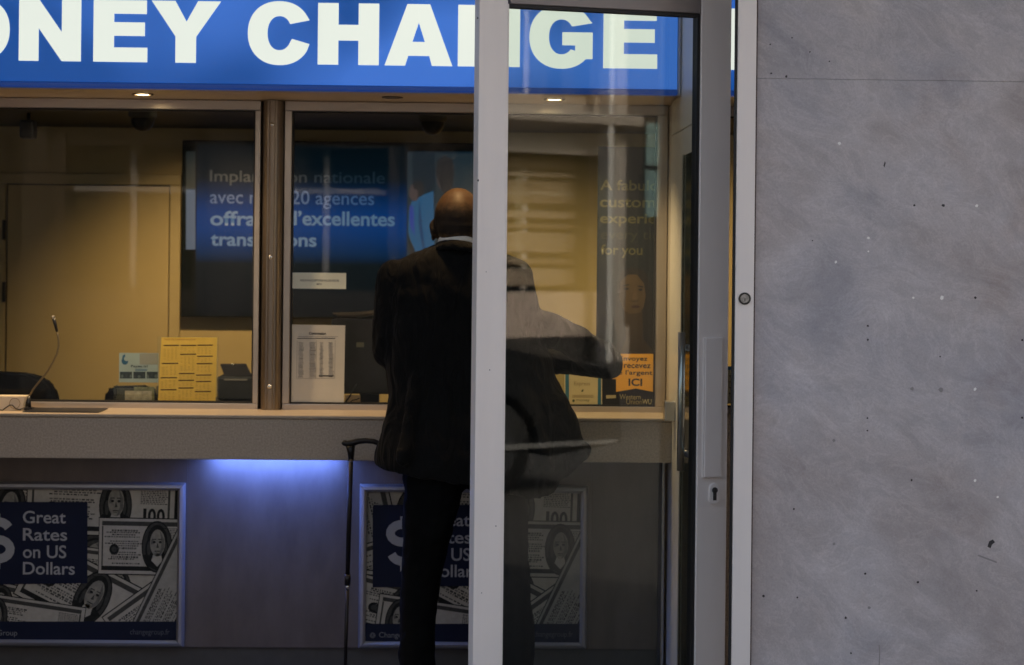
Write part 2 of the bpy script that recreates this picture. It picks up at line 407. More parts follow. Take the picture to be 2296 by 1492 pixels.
def SX(px): return QX(px, YS, 75)
def rect(mb, x0, x1, y0, y1): mb.box(SX(x0), SX(x1), YS - .004, YS - .0005, ZB + (137 - y1) * UH, ZB + (137 - y0) * UH)
def lp(mb, pts): mb.prism([(SX(x), ZB + (137 - y) * UH) for x, y in pts], (YS - .004, YS - .0005))
def arc_letter(mb, cx, rx, irx, iry, a0, a1, cut=None):
    ry = 71; cy = 68.5; n = 40; out = []; inn = []
    for k in range(n + 1):
        a = R(a0 + (a1 - a0) * k / n)
        pw = lambda v: math.copysign(abs(v) ** .9, v)
        out.append((cx + rx * pw(math.cos(a)), cy - ry * pw(math.sin(a)))); inn.append((cx + irx * pw(math.cos(a)), cy - iry * pw(math.sin(a))))
    for k in range(n):
        lp(mb, [out[k], out[k + 1], inn[k + 1], inn[k]])
SOX0 = QX(-560, YS); SOX1 = QX(1513, YS)
def sign_box(name, label, x0, x1, draw):
    t = thing(name, label, 'sign', ((x0 + x1) / 2, YS, zb_s), group='backlit sign boxes over the counter')
    mb = MB(); mb.box(x0, x1, YS + .006, YS + .42, zb_s + .012, zt_s, bevel=.003); link('housing', mb, mat('sign_housing', (.03, .04, .06), .4, .3), t)
    mb = MB(); mb.box(x0, x1, YS, YS + .005, zb_s + .014, zt_s); f = link('face', mb, SIGNB, t)
    mb = MB(); mb.box(x0, x1, YS - .012, YS + .03, zb_s - .006, zb_s + .0125, bevel=.004); link('bottom_trim', mb, mat('blue_trim', (.012, .045, .22), .3, emit=(.01, .05, .25), estr=.5), t)
    mb = MB(); draw(mb); link('lettering', mb, SIGNW, f, normals=True)
    return t
def draw_main(mb):
    for off in (0,):
        # M (left of the frame), O, N, E, Y
        rect(mb, -330, -288, 0, 137); rect(mb, -190, -148, 0, 137); lp(mb, [(-287.5, 0), (-275, 0), (-239, 95), (-203, 0), (-190.5, 0), (-190.5, 60), (-222, 137), (-256, 137), (-287.5, 60)])
        arc_letter(mb, -52, 74, 32, 38, 0, 360)
        N_ = lambda x0: lp(mb, [(x0, 0), (x0 + 44, 0), (x0 + 96, 73), (x0 + 96, 0), (x0 + 139, 0), (x0 + 139, 137), (x0 + 96, 137), (x0 + 44, 64), (x0 + 44, 137), (x0, 137)])
        N_(43)
        def E(x):
            lp(mb, [(x, 0), (x + 119, 0), (x + 119, 30), (x + 46, 30), (x + 46, 49), (x + 115, 49), (x + 115, 79), (x + 46, 79), (x + 46, 105), (x + 121, 105), (x + 121, 137), (x, 137)])
        E(210)
        lp(mb, [(340, 0), (393, 0), (418.5, 46), (444, 0), (495, 0), (440, 79), (440, 137), (394, 137), (394, 79)])
        # C H A N G E
        A_ = lambda cx, rx, ry, a0, a1, n=44: [(cx + rx * math.copysign(abs(math.cos(R(a0 + (a1 - a0) * k / n))) ** .92, math.cos(R(a0 + (a1 - a0) * k / n))), 68.5 - ry * math.copysign(abs(math.sin(R(a0 + (a1 - a0) * k / n))) ** .92, math.sin(R(a0 + (a1 - a0) * k / n)))) for k in range(n + 1)]
        lp(mb, [(655, 47), (694, 39)] + A_(627, 71, 71, 31, 329) + [(694, 92), (655, 81)] + A_(627, 27, 38, 329, 31))
        lp(mb, [(713, 0), (759, 0), (759, 48), (804, 48), (804, 0), (850, 0), (850, 137), (804, 137), (804, 83), (759, 83), (759, 137), (713, 137)])
        lp(mb, [(863, 137), (913, 0), (939, 0), (939, 41), (925, 84), (953, 84), (939.05, 41), (939.05, 0), (964, 0), (1015, 137), (969, 137), (963, 115), (916, 115), (909, 137)])
        N_(1027)
        lp(mb, [(1288, 44), (1328, 37)] + A_(1259, 72, 71, 31, 318) + [(1329, 117), (1329, 58), (1261, 58), (1261, 87), (1290, 87), (1290, 99)] + A_(1259, 28, 39, 316, 36))
        E(1353)
sign_box('illuminated_sign', 'long backlit blue sign reading MONEY CHANGE in white capitals above the windows', SOX0, SOX1, draw_main)
def draw_next(mb):
    rect(mb, 1636, 1682, 0, 137); arc_letter(mb, 1690, 62, 22, 14, -90, 90)
sign_box('illuminated_sign', 'narrow end of the next blue sign seen between the door and its jamb', QX(1588, YS), QX(1800, YS), draw_next)

# ------------------------------------------------------------------ soffit and downlights
YW = 6.50                                     # face of the window frames
zs = zb_s - .004
mb = MB(); mb.box(SOX0, QX(1800, YS), YS + .031, YW + .12, zs - .002, zs + .010)
o = link('soffit_panel', mb, mat('beige_soffit', (.60, .47, .32), .4, var=.04, vscale=3)); tag(o, 'beige soffit panel under the blue sign with small downlights in it', 'soffit')
def downlight(px, py, lit, label):
    c = Q(px, py, 6.3); c.z = zs - .002
    Yl = 6.3; c = Vector((QX(px, Yl, py), Yl, zs - .002))
    t = thing('downlight', label, 'light', c, group='round downlights in the soffit')
    mb = MB(); mb.ring(c - Vector((0, 0, .004)), .026, .036, (0, 0, -1), .0035); link('trim_ring', mb, mat('bronze_ring', (.16, .12, .08), .35, .6), t)
    mb = MB(); mb.disc(c - Vector((0, 0, .0015)), .0255, (0, 0, -1), thick=.001)
    link('lamp', mb, mat('lamp_lit', (.8, .7, .5), .5, emit=(1, .78, .45), estr=26) if lit else mat('lamp_unlit', (.05, .045, .04), .3), t)
    if lit:
        ld = bpy.data.lights.new('lamp_beam', 'SPOT'); ld.energy = 42.0 / GAIN; ld.color = (1, .70, .38); ld.spot_size = R(118); ld.spot_blend = .9; ld.shadow_soft_size = .02
        lo = bpy.data.objects.new('lamp_beam', ld); C.objects.link(lo); lo.parent = t; lo.location = (0, 0, -.012)
        lo.rotation_euler = (R(6), 0, 0)
downlight(320, 209, True, 'lit downlight in the soffit over the yellow rate sheet')
downlight(880, 213, False, 'unlit dark downlight in the soffit above the man in the suit')
downlight(1243, 217, True, 'lit downlight in the soffit seen through the door glass')
downlight(-260, 206, True, 'lit downlight in the soffit past the left edge of the view')

lx = QX(1035, 5.8)
t = thing('ceiling_downlight', 'warm downlight in the lobby ceiling above the man\'s head', 'light', (lx, 5.86, 2.62))
mb = MB(); mb.ring((lx, 5.86, 2.6155), .05, .065, (0, 0, -1), .004); link('trim_ring', mb, MATS['bronze_ring'], t)
mb = MB(); mb.disc((lx, 5.86, 2.618), .049, (0, 0, -1), thick=.001); link('lamp', mb, MATS['lamp_lit'], t)
ld = bpy.data.lights.new('lamp_beam', 'SPOT'); ld.energy = 60.0 / GAIN; ld.color = (1, .62, .26); ld.spot_size = R(30); ld.spot_blend = .6; ld.shadow_soft_size = .05
lo = bpy.data.objects.new('lamp_beam', ld); C.objects.link(lo); lo.parent = t; lo.location = (0, 0, -.02)

# ------------------------------------------------------------------ teller windows
z_head1 = QZ(228, YW, 600); z_sill0 = QZ(930, YW, 600)
def teller_window(label, px0, px1, pw0, pw1, top=(228, 248), bot=(906, 929)):
    """outer jambs px0..px1, glass between pw0..pw1"""
    x0, x1, g0, g1 = QX(px0, YW), QX(px1, YW), QX(pw0, YW), QX(pw1, YW)
    zt, zg1, zg0, zb = QZ(top[0], YW, 600), QZ(top[1], YW, 600), QZ(bot[0], YW, 600), QZ(bot[1], YW, 600)
    zt = zs - .0035
    t = thing('teller_window', label, 'window', ((x0 + x1) / 2, YW, zb), group='glazed teller windows on the counter')
    mb = MB()
    mb.box(x0, x1, YW, YW + .07, zg1, zt, bevel=.002); mb.box(x0, x1, YW, YW + .07, zb, zg0, bevel=.002)
    mb.box(x0, g0, YW + .001, YW + .069, zg0 + .0005, zg1 - .0005, bevel=.002); mb.box(g1, x1, YW + .001, YW + .069, zg0 + .0005, zg1 - .0005, bevel=.002)
    fr = link('frame', mb, FRAME, t)
    mb = MB(); e = .006
    for b in ((g0, g1, zg1 - e, zg1 - .0004), (g0, g1, zg0 + .0004, zg0 + e), (g0 + .0004, g0 + e, zg0 + e, zg1 - e), (g1 - e, g1 - .0004, zg0 + e, zg1 - e)):
        mb.box(b[0], b[1], YW + .012, YW + .04, b[2], b[3])
    link('rubber_seal', mb, RUBBER, fr)
    mb = MB(); mb.box(g0 + e, g1 - e, YW + .02, YW + .03, zg0 + e, zg1 - e); link('glass_pane', mb, GLASS, t)
    return t
teller_window('left teller window with the yellow rate sheet behind its glass', -620, 580, -600, 568)
teller_window('middle teller window behind the man in the black suit', 634, 1494, 650, 1471)
teller_window('narrow slice of a teller window between door and jamb', 1590, 1830, 1600, 1800)
# pier between the bays
x0, x1 = QX(1496, YW), QX(1588, YW)
mb = MB(); mb.box(x0, x1, 6.40, 6.8, 0, zs - .0045, bevel=.004)
o = link('clad_pier', mb, mat('pale_cladding', (.55, .49, .40), .3, .0, var=.05, vscale=5)); tag(o, 'pale metal clad pier between the teller windows, behind the door handle', 'pier')
mb = MB(); mb.box(SOX1 + .002, QX(1523, YS) - .002, YS + .010, YS + .30, zb_s - .006, zt_s, bevel=.003)
o = link('pale_filler_strip', mb, mat('pale_filler', (.75, .73, .70), .35)); tag(o, 'thin pale vertical strip added to lighten the right end of the long blue sign', 'panel')  # pale strip added so the area beside the sign reads lighter
# steel column
xc = QX(605, 6.44); rc = .035
t = thing('steel_column', 'polished steel half round column between the two teller windows', 'column', (xc, 6.46, QZ(930, YW, 600)))
prof = []
for k in range(33):
    a = math.pi * k / 32; g_ = (1 - .05 * (k in (5, 6, 12, 13, 19, 20, 26, 27)))
    prof.append((xc - rc * math.cos(a), 6.505 - (rc + .006) * g_ * math.sin(a) ** .8))
prof = [(xc - rc - .012, 6.56), (xc - rc - .012, 6.514), (xc - rc - .002, 6.525)] + prof + [(xc + rc + .002, 6.525), (xc + rc + .012, 6.514), (xc + rc + .012, 6.56)]
mb = MB(); z0, z1 = QZ(930, YW, 600), zs - .004
a = [mb.bm.verts.new((p[0], p[1], z0)) for p in prof]; b = [mb.bm.verts.new((p[0], p[1], z1)) for p in prof]
for i in range(len(prof) - 1):
    f = mb.bm.faces.new((a[i], a[i + 1], b[i + 1], b[i])); f.smooth = False
mb.bm.faces.new(a); mb.bm.faces.new(b)
link('shaft', mb, STEEL, t)
for py in (279, 577, 868):
    c = Vector((xc - .001, 6.463, QZ(py, 6.45, 602)))
    mb = MB(); mb.ell(c, (.008, .0045, .008), seg=14); link('screw', mb, mat('screw_head', (.7, .68, .62), .25, 1.0), t)

# ------------------------------------------------------------------ counter
YC = 6.28; xe = QX(1515, YC); xsw = QX(1523, 6.1)
zc1, zc0 = QZ(938, YC, 500), QZ(1031, YC, 500)
t = thing('counter', 'long stone fronted service counter running below the teller windows', 'counter', (0, YC, 0))
CSTONE = mat('speckled_stone', (.42, .345, .265), .45, var=.22, vscale=160, bump=.03, bscale=200)
mb = MB(); mb.box(-2.1, xe, YC, YC + .02, zc0, zc1 - .0005, bevel=.003); mb.box(-2.1, xe, YC + .021, 6.6, zc0 + .002, zc0 + .03); link('apron', mb, CSTONE, t)
mb = MB(); mb.box(-2.1, xe + .004, YC - .008, YC + .40, zc1, zc1 + .012, bevel=.003); top = link('countertop', mb, mat('cream_laminate', (.42, .34, .25), .4, var=.06, vscale=20), t)
PANEL = mat('brushed_base_panel', (.135, .113, .098), .42, .4, rvar=.12, vscale=9, aniso=(1.5, 1.5, .5), var=.16)
YP = 6.52; zp0 = QZ(1452, YP, 600)
mb = MB()
seams = [-2.1, QX(424, YP), QX(782, YP), QX(1330, YP), QX(1484, YP)]
for a_, b_ in zip(seams, seams[1:]): mb.box(a_ + .0002, b_ - .0002, YP, YP + .03, zp0, zc0 + .001, bevel=.0005)
mb.box(seams[-1] + .0002, xsw - .0005, YP, YP + .03, zp0, zc0 + .001, bevel=.002)
link('base_panel', mb, PANEL, t)
mb = MB(); mb.box(-2.1, xsw - .0005, YP + .02, YP + .05, 0, zp0 - .001); link('plinth', mb, mat('dark_plinth', (.07, .068, .065), .4, var=.1), t)
mb = MB(); mb.box(QX(1487, 6.4), QX(1494, 6.4), 6.38, 6.50, 0, zc0 - .001, bevel=.003); link('support_leg', mb, BSTEEL, t)
mb = MB(); mb.box(QX(1594, YC), 1.9, YC, YC + .03, 0, zc0, bevel=.002); mb.box(QX(1592, YC), 1.9, YC - .004, YC + .4, zc0 + .001, zc1 + .012, bevel=.003)
o = link('side_counter', mb, CSTONE); tag(o, 'stone counter end glimpsed in the gap between door and jamb', 'counter')
# LED strip
t = thing('led_strip', 'glowing blue light strip under the counter between the two posters', 'light', (QX(615, 6.44), 6.44, zc0 - .012))
mb = MB(); mb.box(QX(468, 6.42), QX(762, 6.42), 6.452, 6.492, zc0 - .0075, zc0 - .0005, bevel=.001); link('channel', mb, ALU_D, t)
mb = MB(); mb.box(QX(472, 6.42), QX(758, 6.42), 6.459, 6.485, zc0 - .0095, zc0 - .0078); link('diffuser', mb, mat('led_blue', (.3, .4, .9), .4, emit=(.13, .25, 1.0), estr=165), t)
# coin tray recess on the counter and the clamp at its end
mb = MB(); mb.box(QX(62, 6.36), QX(232, 6.36), 6.30, 6.46, zc1 + .0125, zc1 + .016, bevel=.0015); o = link('cash_tray', mb, mat('dark_tray', (.02, .02, .024), .3)); tag(o, 'flat dark cash tray on the counter below the left window', 'tray')

# ------------------------------------------------------------------ poster frames with banknote prints
NOTEP = mat('note_paper', (.40, .37, .31), .6, var=.12, vscale=40, spec=.12); NOTEP2 = mat('note_paper_grey', (.31, .295, .26), .6, var=.12, vscale=40, spec=.12)
NOTED = mat('note_ink', (.016, .017, .016), .6, var=.3, vscale=60, spec=.12); NOTEM = mat('note_mid_ink', (.052, .051, .045), .6, var=.3, vscale=90, spec=.12)
SKINP = mat('portrait_tone', (.24, .225, .185), .45, var=.2, vscale=70, spec=.12); NAVY = mat('poster_navy', (.006, .010, .030), .5, var=.08, spec=.2)
PWHITE = mat('poster_white', (.34, .34, .34), .4); NOTEL = mat('note_line', (.13, .125, .11), .45, var=.2, vscale=60, spec=.12)
PM = [NOTEP, NOTEP2, NOTED, NOTEM, SKINP, NAVY, PWHITE, NOTEL]
class Print:
    """flat artwork, layer upon layer, each a fraction of a millimetre proud of the last; clipped to the sheet"""
    def __init__(s, Y, box): s.mb = MB(); s.Y = Y; s.n = 0; s.box = box
    def clip(s, pts):
        x0, y0, x1, y1 = s.box
        for ax, lim, sg in ((0, x0, 1), (0, x1, -1), (1, y0, 1), (1, y1, -1)):
            out = []
            for i in range(len(pts)):
                p, q = pts[i - 1], pts[i]; ip, iq = sg * (p[ax] - lim) >= 0, sg * (q[ax] - lim) >= 0
                if ip != iq:
                    t_ = (lim - p[ax]) / (q[ax] - p[ax]); out.append((p[0] + (q[0] - p[0]) * t_, p[1] + (q[1] - p[1]) * t_))
                if iq: out.append(q)
            pts = out
            if len(pts) < 3: return []
        return pts
    def step(s): s.n += 1
    def poly(s, pts, mi):
        pts = s.clip(pts)
        if len(pts) >= 3: ppoly(s.mb, pts, s.Y - .00004 * s.n, mi)
def note(P, cx, cy, w, h, rot, seed, portrait_at=.14, tone=0):
    """a banknote-like sheet: border, bands, oval portrait, numerals, fine lines"""
    rnd = random.Random(seed); c, sn = math.cos(rot), math.sin(rot)
    T = lambda u, v: (cx + (u * w) * c - (v * h) * sn, cy + (u * w) * sn + (v * h) * c)
    rc_ = lambda u0, v0, u1, v1: [T(u0, v0), T(u1, v0), T(u1, v1), T(u0, v1)]
    P.step(); P.poly(rc_(-.507, -.52, .507, .52), 2)
    P.step(); P.poly(rc_(-.5, -.5, .5, .5), tone)
    P.step(); P.poly(rc_(-.47, -.45, .47, -.37), 3); P.poly(rc_(-.47, .36, .47, .44), 2)
    P.poly(rc_(-.47, -.36, -.455, .36), 3); P.poly(rc_(.455, -.36, .47, .36), 3)
    for k in range(16):                                  # engraved lines and small text
        v = -.30 + .04 * k; u0 = rnd.uniform(-.44, -.3); u1 = rnd.uniform(-.12, -.02)
        if k % 5 == 4: continue
        u = u0
        while u < u1:
            du = rnd.uniform(.008, .03); P.poly(rc_(u, v, u + du, v + (.024 if k % 4 else .034)), 3 if rnd.random() < .5 else 7); u += du + .008
    P.poly([T(-.33 + .055 * math.cos(a_ / 14 * 6.2832), .06 + .10 * math.sin(a_ / 14 * 6.2832)) for a_ in range(14)], 2)
    P.step(); P.poly([T(-.33 + .03 * math.cos(a_ / 12 * 6.2832), .06 + .055 * math.sin(a_ / 12 * 6.2832)) for a_ in range(12)], 3)
    for k in range(10):
        v = -.34 + .03 * k; u = .27
        while u < .44:
            du = rnd.uniform(.006, .02); P.poly(rc_(u, v, u + du, v + .017), 3 if rnd.random() < .6 else 7); u += du + .006
    # numeral 100 on the right
    for k, u0 in enumerate((.29, .325, .385)):
        if k == 0: P.poly(rc_(u0, .02, u0 + .022, .27), 2)
        else:
            P.step(); P.poly([T(u0 + .025 + .028 * math.cos(a_ / 14 * 6.2832), .145 + .13 * math.sin(a_ / 14 * 6.2832)) for a_ in range(14)], 2)
            P.step(); P.poly([T(u0 + .025 + .010 * math.cos(a_ / 10 * 6.2832), .145 + .08 * math.sin(a_ / 10 * 6.2832)) for a_ in range(10)], tone)
    # oval portrait
    E_ = lambda u, v, ru, rv, n=18: [T(u + ru * math.cos(2 * math.pi * k / n), v + rv * math.sin(2 * math.pi * k / n)) for k in range(n)]
    pu = portrait_at; su = (41 / 150 * h) / (.125 * w)
    T0 = T; T = lambda u, v: T0(pu + (u - pu) * su, v)
    rc_ = lambda u0, v0, u1, v1: [T(u0, v0), T(u1, v0), T(u1, v1), T(u0, v1)]
    P.step(); P.poly(E_(pu, 0, .128, .47, 28), 2); P.step(); P.poly(E_(pu, 0, .119, .44, 28), 3)
    for k in range(9):                                   # engraved background lines of the oval
        P.poly(rc_(pu - .09 + .004 * abs(k - 4), -.34 + .075 * k, pu + .09 - .004 * abs(k - 4), -.325 + .075 * k), 2)
    P.step(); P.poly([T(pu - .112, .16), T(pu - .06, .10), T(pu + .05, .10), T(pu + .108, .18), T(pu + .075, .35), T(pu, .43), T(pu - .075, .35)], 2)
    P.step(); P.poly(E_(pu + .002, -.10, .084, .30, 20), 2); P.poly(E_(pu - .064, .04, .034, .17, 14), 2); P.poly(E_(pu + .064, .03, .032, .16, 14), 2)
    P.step(); P.poly(E_(pu - .066, .03, .016, .13, 10), 3); P.poly(E_(pu + .07, .02, .014, .12, 10), 3)
    P.step(); P.poly(E_(pu + .004, -.07, .062, .245, 20), 4); P.poly([T(pu - .026, .12), T(pu + .034, .12), T(pu + .045, .25), T(pu + .005, .36), T(pu - .045, .25)], 0)
    P.step(); P.poly([T(pu + .022, -.29), T(pu + .058, -.14), T(pu + .060, .03), T(pu + .030, .14), T(pu + .010, .165), T(pu + .034, .02), T(pu + .032, -.14)], 7)
    P.poly([T(pu - .05, -.12), T(pu - .03, -.14), T(pu - .026, -.05), T(pu - .05, -.04)], 7)
    P.step()
    for du in (-.024, .026): P.poly(E_(pu + du, -.085, .013, .022, 10), 2); P.poly(rc_(pu + du - .018, -.145, pu + du + .016, -.127), 3)
    P.poly([T(pu + .002, -.08), T(pu + .016, .015), T(pu - .006, .022)], 3); P.poly(rc_(pu - .02, .07, pu + .024, .086), 2); P.poly(rc_(pu - .012, .105, pu + .016, .115), 3)
    P.step()
def poster(label, fx0, fx1, fy0, fy1, ox, lettering_clip):
    """outer frame pixels; ox: offset of the artwork from the left poster's"""
    Y = 6.485
    c = Q((fx0 + fx1) / 2, fy1, Y)
    t = thing('poster_frame', label, 'poster', (c.x, YP, c.z), group='snap frame posters on the counter front')
    mx, my = (fx0 + fx1) / 2, (fy0 + fy1) / 2; fw = 17
    x0, x1, z1, z0 = Q(fx0, my, Y).x, Q(fx1, my, Y).x, Q(mx, fy0, Y).z, Q(mx, fy1, Y).z
    b = fw * Y / F
    mb = MB()
    def bar(pa, pb, na, nb):
        prof = [(0, .034), (.0, .012), (.25, .003), (.6, .0), (.9, .006), (1, .02), (1, .034)]
        A = [mb.bm.verts.new((pa[0] + na[0] * u * b, Y + d, pa[1] + na[1] * u * b)) for u, d in prof]
        B = [mb.bm.verts.new((pb[0] + nb[0] * u * b, Y + d, pb[1] + nb[1] * u * b)) for u, d in prof]
        for i in range(len(prof) - 1): mb.bm.faces.new((A[i], A[i + 1], B[i + 1], B[i]))
    g = .0006
    bar((x0 + g, z1), (x1 - g, z1), (1, -1), (-1, -1))
    bar((x0 + g, z0), (x1 - g, z0), (1, 1), (-1, 1))
    bar((x0, z1 - g), (x0, z0 + g), (1, -1), (1, 1))
    bar((x1, z1 - g), (x1, z0 + g), (-1, -1), (-1, 1))
    link('frame', mb, BSTEEL_F, t)
    P = Print(Y + .024, (fx0 + 10, fy0 + 10, fx1 - 10, fy1 - 10))
    P.poly([(fx0 + 4, fy0 + 4), (fx1 - 4, fy0 + 4), (fx1 - 4, fy1 - 4), (fx0 + 4, fy1 - 4)], 2)
    W, H = 330, 152
    for (nx, ny, w_, h_, r_, sd_, pa, tn) in [
        (30, 1112, 260, 120, -.5, 1, .3, 1), (110, 1108, 300, 140, .42, 2, -.3, 1), (-40, 1200, 280, 130, 1.2, 9, .2, 0),
        (-70, 1130, 300, 140, .18, 21, .3, 0), (-80, 1220, 300, 140, 1.35, 22, .1, 1), (-60, 1270, 240, 120, -.3, 23, -.3, 0), (-52, 1352, 260, 150, .08, 24, -.03, 0),
        (215, 1238, 300, 150, 1.25, 4, .0, 0), (226, 1134, 330, 132, .04, 3, .10, 0), (330, 1318, 280, 130, .10, 5, -.5, 0), (206, 1342, 320, 140, .48, 6, .0, 0), (20, 1372, 270, 120, .24, 7, -.1, 0), (110, 1400, 260, 110, -.25, 8, .4, 1),
        (290, 1290, 240, 100, .12, 15, -.6, 0), (150, 1330, 200, 90, -.12, 16, .6, 1), (206, 1342, 320, 140, .48, 6, .0, 0), (60, 1400, 250, 110, .15, 17, -.3, 0),
        (372, 1360, 260, 124, -.62, 13, .0, 0), (322, 1226, 200, 124, .02, 10, .15, 0), (392, 1312, 330, 96, -1.12, 11, .62, 1)]:
        note(P, nx + ox, ny, w_, h_, r_, sd_, pa, tn)
    P.n += 6
    P.poly([(-73 + ox, 1130), (-70 + ox, 1126), (196 + ox, 1126), (196 + ox, 1308), (-73 + ox, 1312)], 5)
    P.poly([(fx0 + 12, 1394), (fx1 - 12, 1394), (fx1 - 12, fy1 - 12), (fx0 + 12, fy1 - 12)], 5)
    pr = link('printed_sheet', P.mb, PM, t, normals=False)
    Yl = P.Y - .00004 * (P.n + 4); GREY, DIM = mat('poster_grey', (.16, .17, .18), .4), mat('poster_dim', (.07, .08, .10), .4)
    for s_, bx in (('Great', (52, 1146, 147, 1174)), ('Rates', (52, 1185, 150, 1213)), ('on US', (52, 1223, 148, 1252)), ('Dollars', (52, 1261, 167, 1289))):
        tline(pr, s_, (bx[0] + ox, bx[1], bx[2] + ox, bx[3]), Yl, PWHITE, .012)
    mb = MB()
    S_ = []
    for k in range(13): a_ = R(20 + 250 * k / 12); S_.append((-6 + 27 * math.cos(a_), 1190 - 20 * math.sin(a_)))
    for k in range(1, 13): a_ = R(90 - 255 * k / 12); S_.append((-4 + 27 * math.cos(a_), 1232 - 21.5 * math.sin(a_)))
    stroke(mb, S_, 20, Yl); stroke(mb, [(-5, 1152), (-5, 1164)], 11, Yl); stroke(mb, [(-5, 1262), (-5, 1276)], 11, Yl)
    link('dollar_sign', mb, PWHITE, pr, normals=False); tline(pr, 'ChangeGroup', (-58 + ox, 1413, 38 + ox, 1429), Yl, GREY, .006)
    tline(pr, 'changegroup.fr', (292 + ox, 1411, 380 + ox, 1427), Yl, DIM)
    mb = MB(); cq = Q(-73 + ox, 1420, Yl)
    for r0_, r1_ in ((.0075, .0095), (.004, .006)): mb.ring(cq, r0_, r1_, (0, -1, 0), .0001, seg=20)
    mb.box(cq.x - .0015, cq.x + .0095, Yl - .0002, Yl - .0001, cq.z - .001, cq.z + .001)
    link('emblem', mb, MATS['poster_grey'], pr)
    return t
BSTEEL_F = mat('satin_frame', (.36, .345, .335), .38, .7, var=.05, vscale=10)
pl = poster('framed dollar rates poster on the counter front, cut by the left edge of the view', -106, 412, 1083, 1452, 0, None)
def dup(root, dloc, label):
    r = root.copy(); C.objects.link(r); r.location = root.location + Vector(dloc); r['label'] = label
    for ch in list(root.children):
        c = ch.copy(); C.objects.link(c); c.parent = r
        for g in list(ch.children):
            d = g.copy(); C.objects.link(d); d.parent = c
    return r
dup(pl, (QX(1317, 6.485, 1270) - QX(412, 6.485, 1270), 0, 0), 'framed dollar rates poster on the counter front behind the man\'s legs')

# ------------------------------------------------------------------ glass door, hinged on its left stile, ajar inwards
HG = Q(1068, 700, 5.02); HA = R(16.0)
DN = Vector((-math.sin(HA), math.cos(HA), 0)); DU = Vector((math.cos(HA), math.sin(HA), 0))
def DP(px, py, off=0.0):
    """pixel -> (u, z) on the door plane at depth off behind its outer face"""
    d = MC @ Vector(((px - CX) / F, -(py - CY) / F, -1)); o = Vector((HG.x, HG.y, 0)) + DN * off
    tt = (o - CAM).dot(DN) / d.dot(DN); p = CAM + d * tt
    return (p - o).dot(DU), p.z
door = thing('glass_door', 'glazed aluminium door standing ajar in front of the man, with a pull bar inside', 'door', (HG.x, HG.y, 0), HA)
DM = WM['glass_door']
def dlink(name, mb, mats, parent=door):
    for v in mb.bm.verts: v.co = DM @ v.co
    return link(name, mb, mats, parent)
u1 = DP(1137, 700)[0]; u2 = DP(1566, 700)[0]; u3 = DP(1634, 700)[0]
zr0 = DP(1350, 19)[1]; zr1 = zr0 + .085; T = .045
mb = MB(); mb.box(0, u1 - .006, 0, T, .02, zr1, bevel=.002); mb.box(u1 - .0058, u1, .008, T - .008, .10, zr0, bevel=.001); dlink('stile', mb, ALU)
mb = MB(); mb.box(u2, u3, 0, T, .02, zr1, bevel=.003); rs = dlink('stile', mb, ALU)
mb = MB(); mb.box(u1 + .0006, u2 - .0006, .001, T - .001, zr0, zr1 - .0006, bevel=.002); dlink('top_rail', mb, mat('door_rail', (.26, .23, .22), .45, .35, var=.06, vscale=6))
mb = MB(); mb.box(u1 + .0006, u2 - .0006, .001, T - .001, .021, .10, bevel=.002); dlink('bottom_rail', mb, ALU)
e = .007
mb = MB()
for b in ((u1 + .0006, u2 - .0006, zr0 - e * 1.3, zr0 - .0005), (u1 + .0006, u2 - .0006, .1005, .1 + e), (u2 - e * 1.3, u2 - .0006, .1 + e, zr0 - e * 1.3)):
    mb.box(b[0], b[1], .006, T - .006, b[2], b[3])
dlink('rubber_seal', mb, RUBBER)
mb = MB(); mb.box(u1 + .001, u2 - e * 1.3, .018, .026, .1 + e, zr0 - e * 1.3); dlink('glass_pane', mb, DGLASS)
mb = MB()
for px, py, r_0 in ((1072, 405, 2.2), (1071, 41, 2.0), (1098, 830, 1.2), (1090, 610, 1.0), (1112, 1180, 1.3), (1080, 1330, 1.1)):
    u_, z_ = DP(px, py, -.0006); mb.poly([(u_ + r_0 * .0012 * math.cos(k), -.0006, z_ + r_0 * .0015 * math.sin(k)) for k in range(6)])
dlink('scuff_marks', mb, HOLE)
# grip plate and lock on the outside
a0, a1 = DP(1578, 900)[0], DP(1616, 900)[0]; zA, zB = DP(1597, 757)[1], DP(1597, 1070)[1]
mb = MB(); mb.box(a0, a1, -.010, -.0005, zB, zA, bevel=.002); mb.box(a0 - .004, a0 - .0006, -.006, -.0005, zB, zA, bevel=.001); mb.box(a1 + .0006, a1 + .004, -.006, -.0005, zB, zA, bevel=.001)
dlink('grip_plate', mb, ALU, door)
lc = DP(1600, 1107)
mb = MB(); rr = .0155
pts = [(lc[0] + rr * math.cos(a_), lc[1] + .014 + rr * math.sin(a_)) for a_ in [math.pi * k / 12 for k in range(13)]] + [(lc[0] + rr * math.cos(a_), lc[1] - .014 + rr * math.sin(a_)) for a_ in [math.pi + math.pi * k / 12 for k in range(13)]]
mb.prism(pts, (-.008, -.0005)); bmesh.ops.bevel(mb.bm, geom=[e_ for e_ in mb.bm.edges if all(abs(v.co.y + .008) < 1e-5 for v in e_.verts)], offset=.002, segments=2, affect='EDGES')
lk = dlink('lock_escutcheon', mb, mat('lock_plate', (.84, .80, .76), .4, .1, var=.05, vscale=50), door)
mb = MB(); mb.disc((lc[0], -.0098, lc[1] + .010), .0085, thick=.0016, mi=0); mb.box(lc[0] - .005, lc[0] + .005, -.0095, -.0081, lc[1] - .018, lc[1] + .004)
mb.box(lc[0] - .0012, lc[0] + .0012, -.0106, -.0099, lc[1] + .004, lc[1] + .015, mi=1)
dlink('lock_cylinder', mb, [mat('dark_steel', (.10, .10, .10), .4, .8, var=.3, vscale=200), INK], lk)
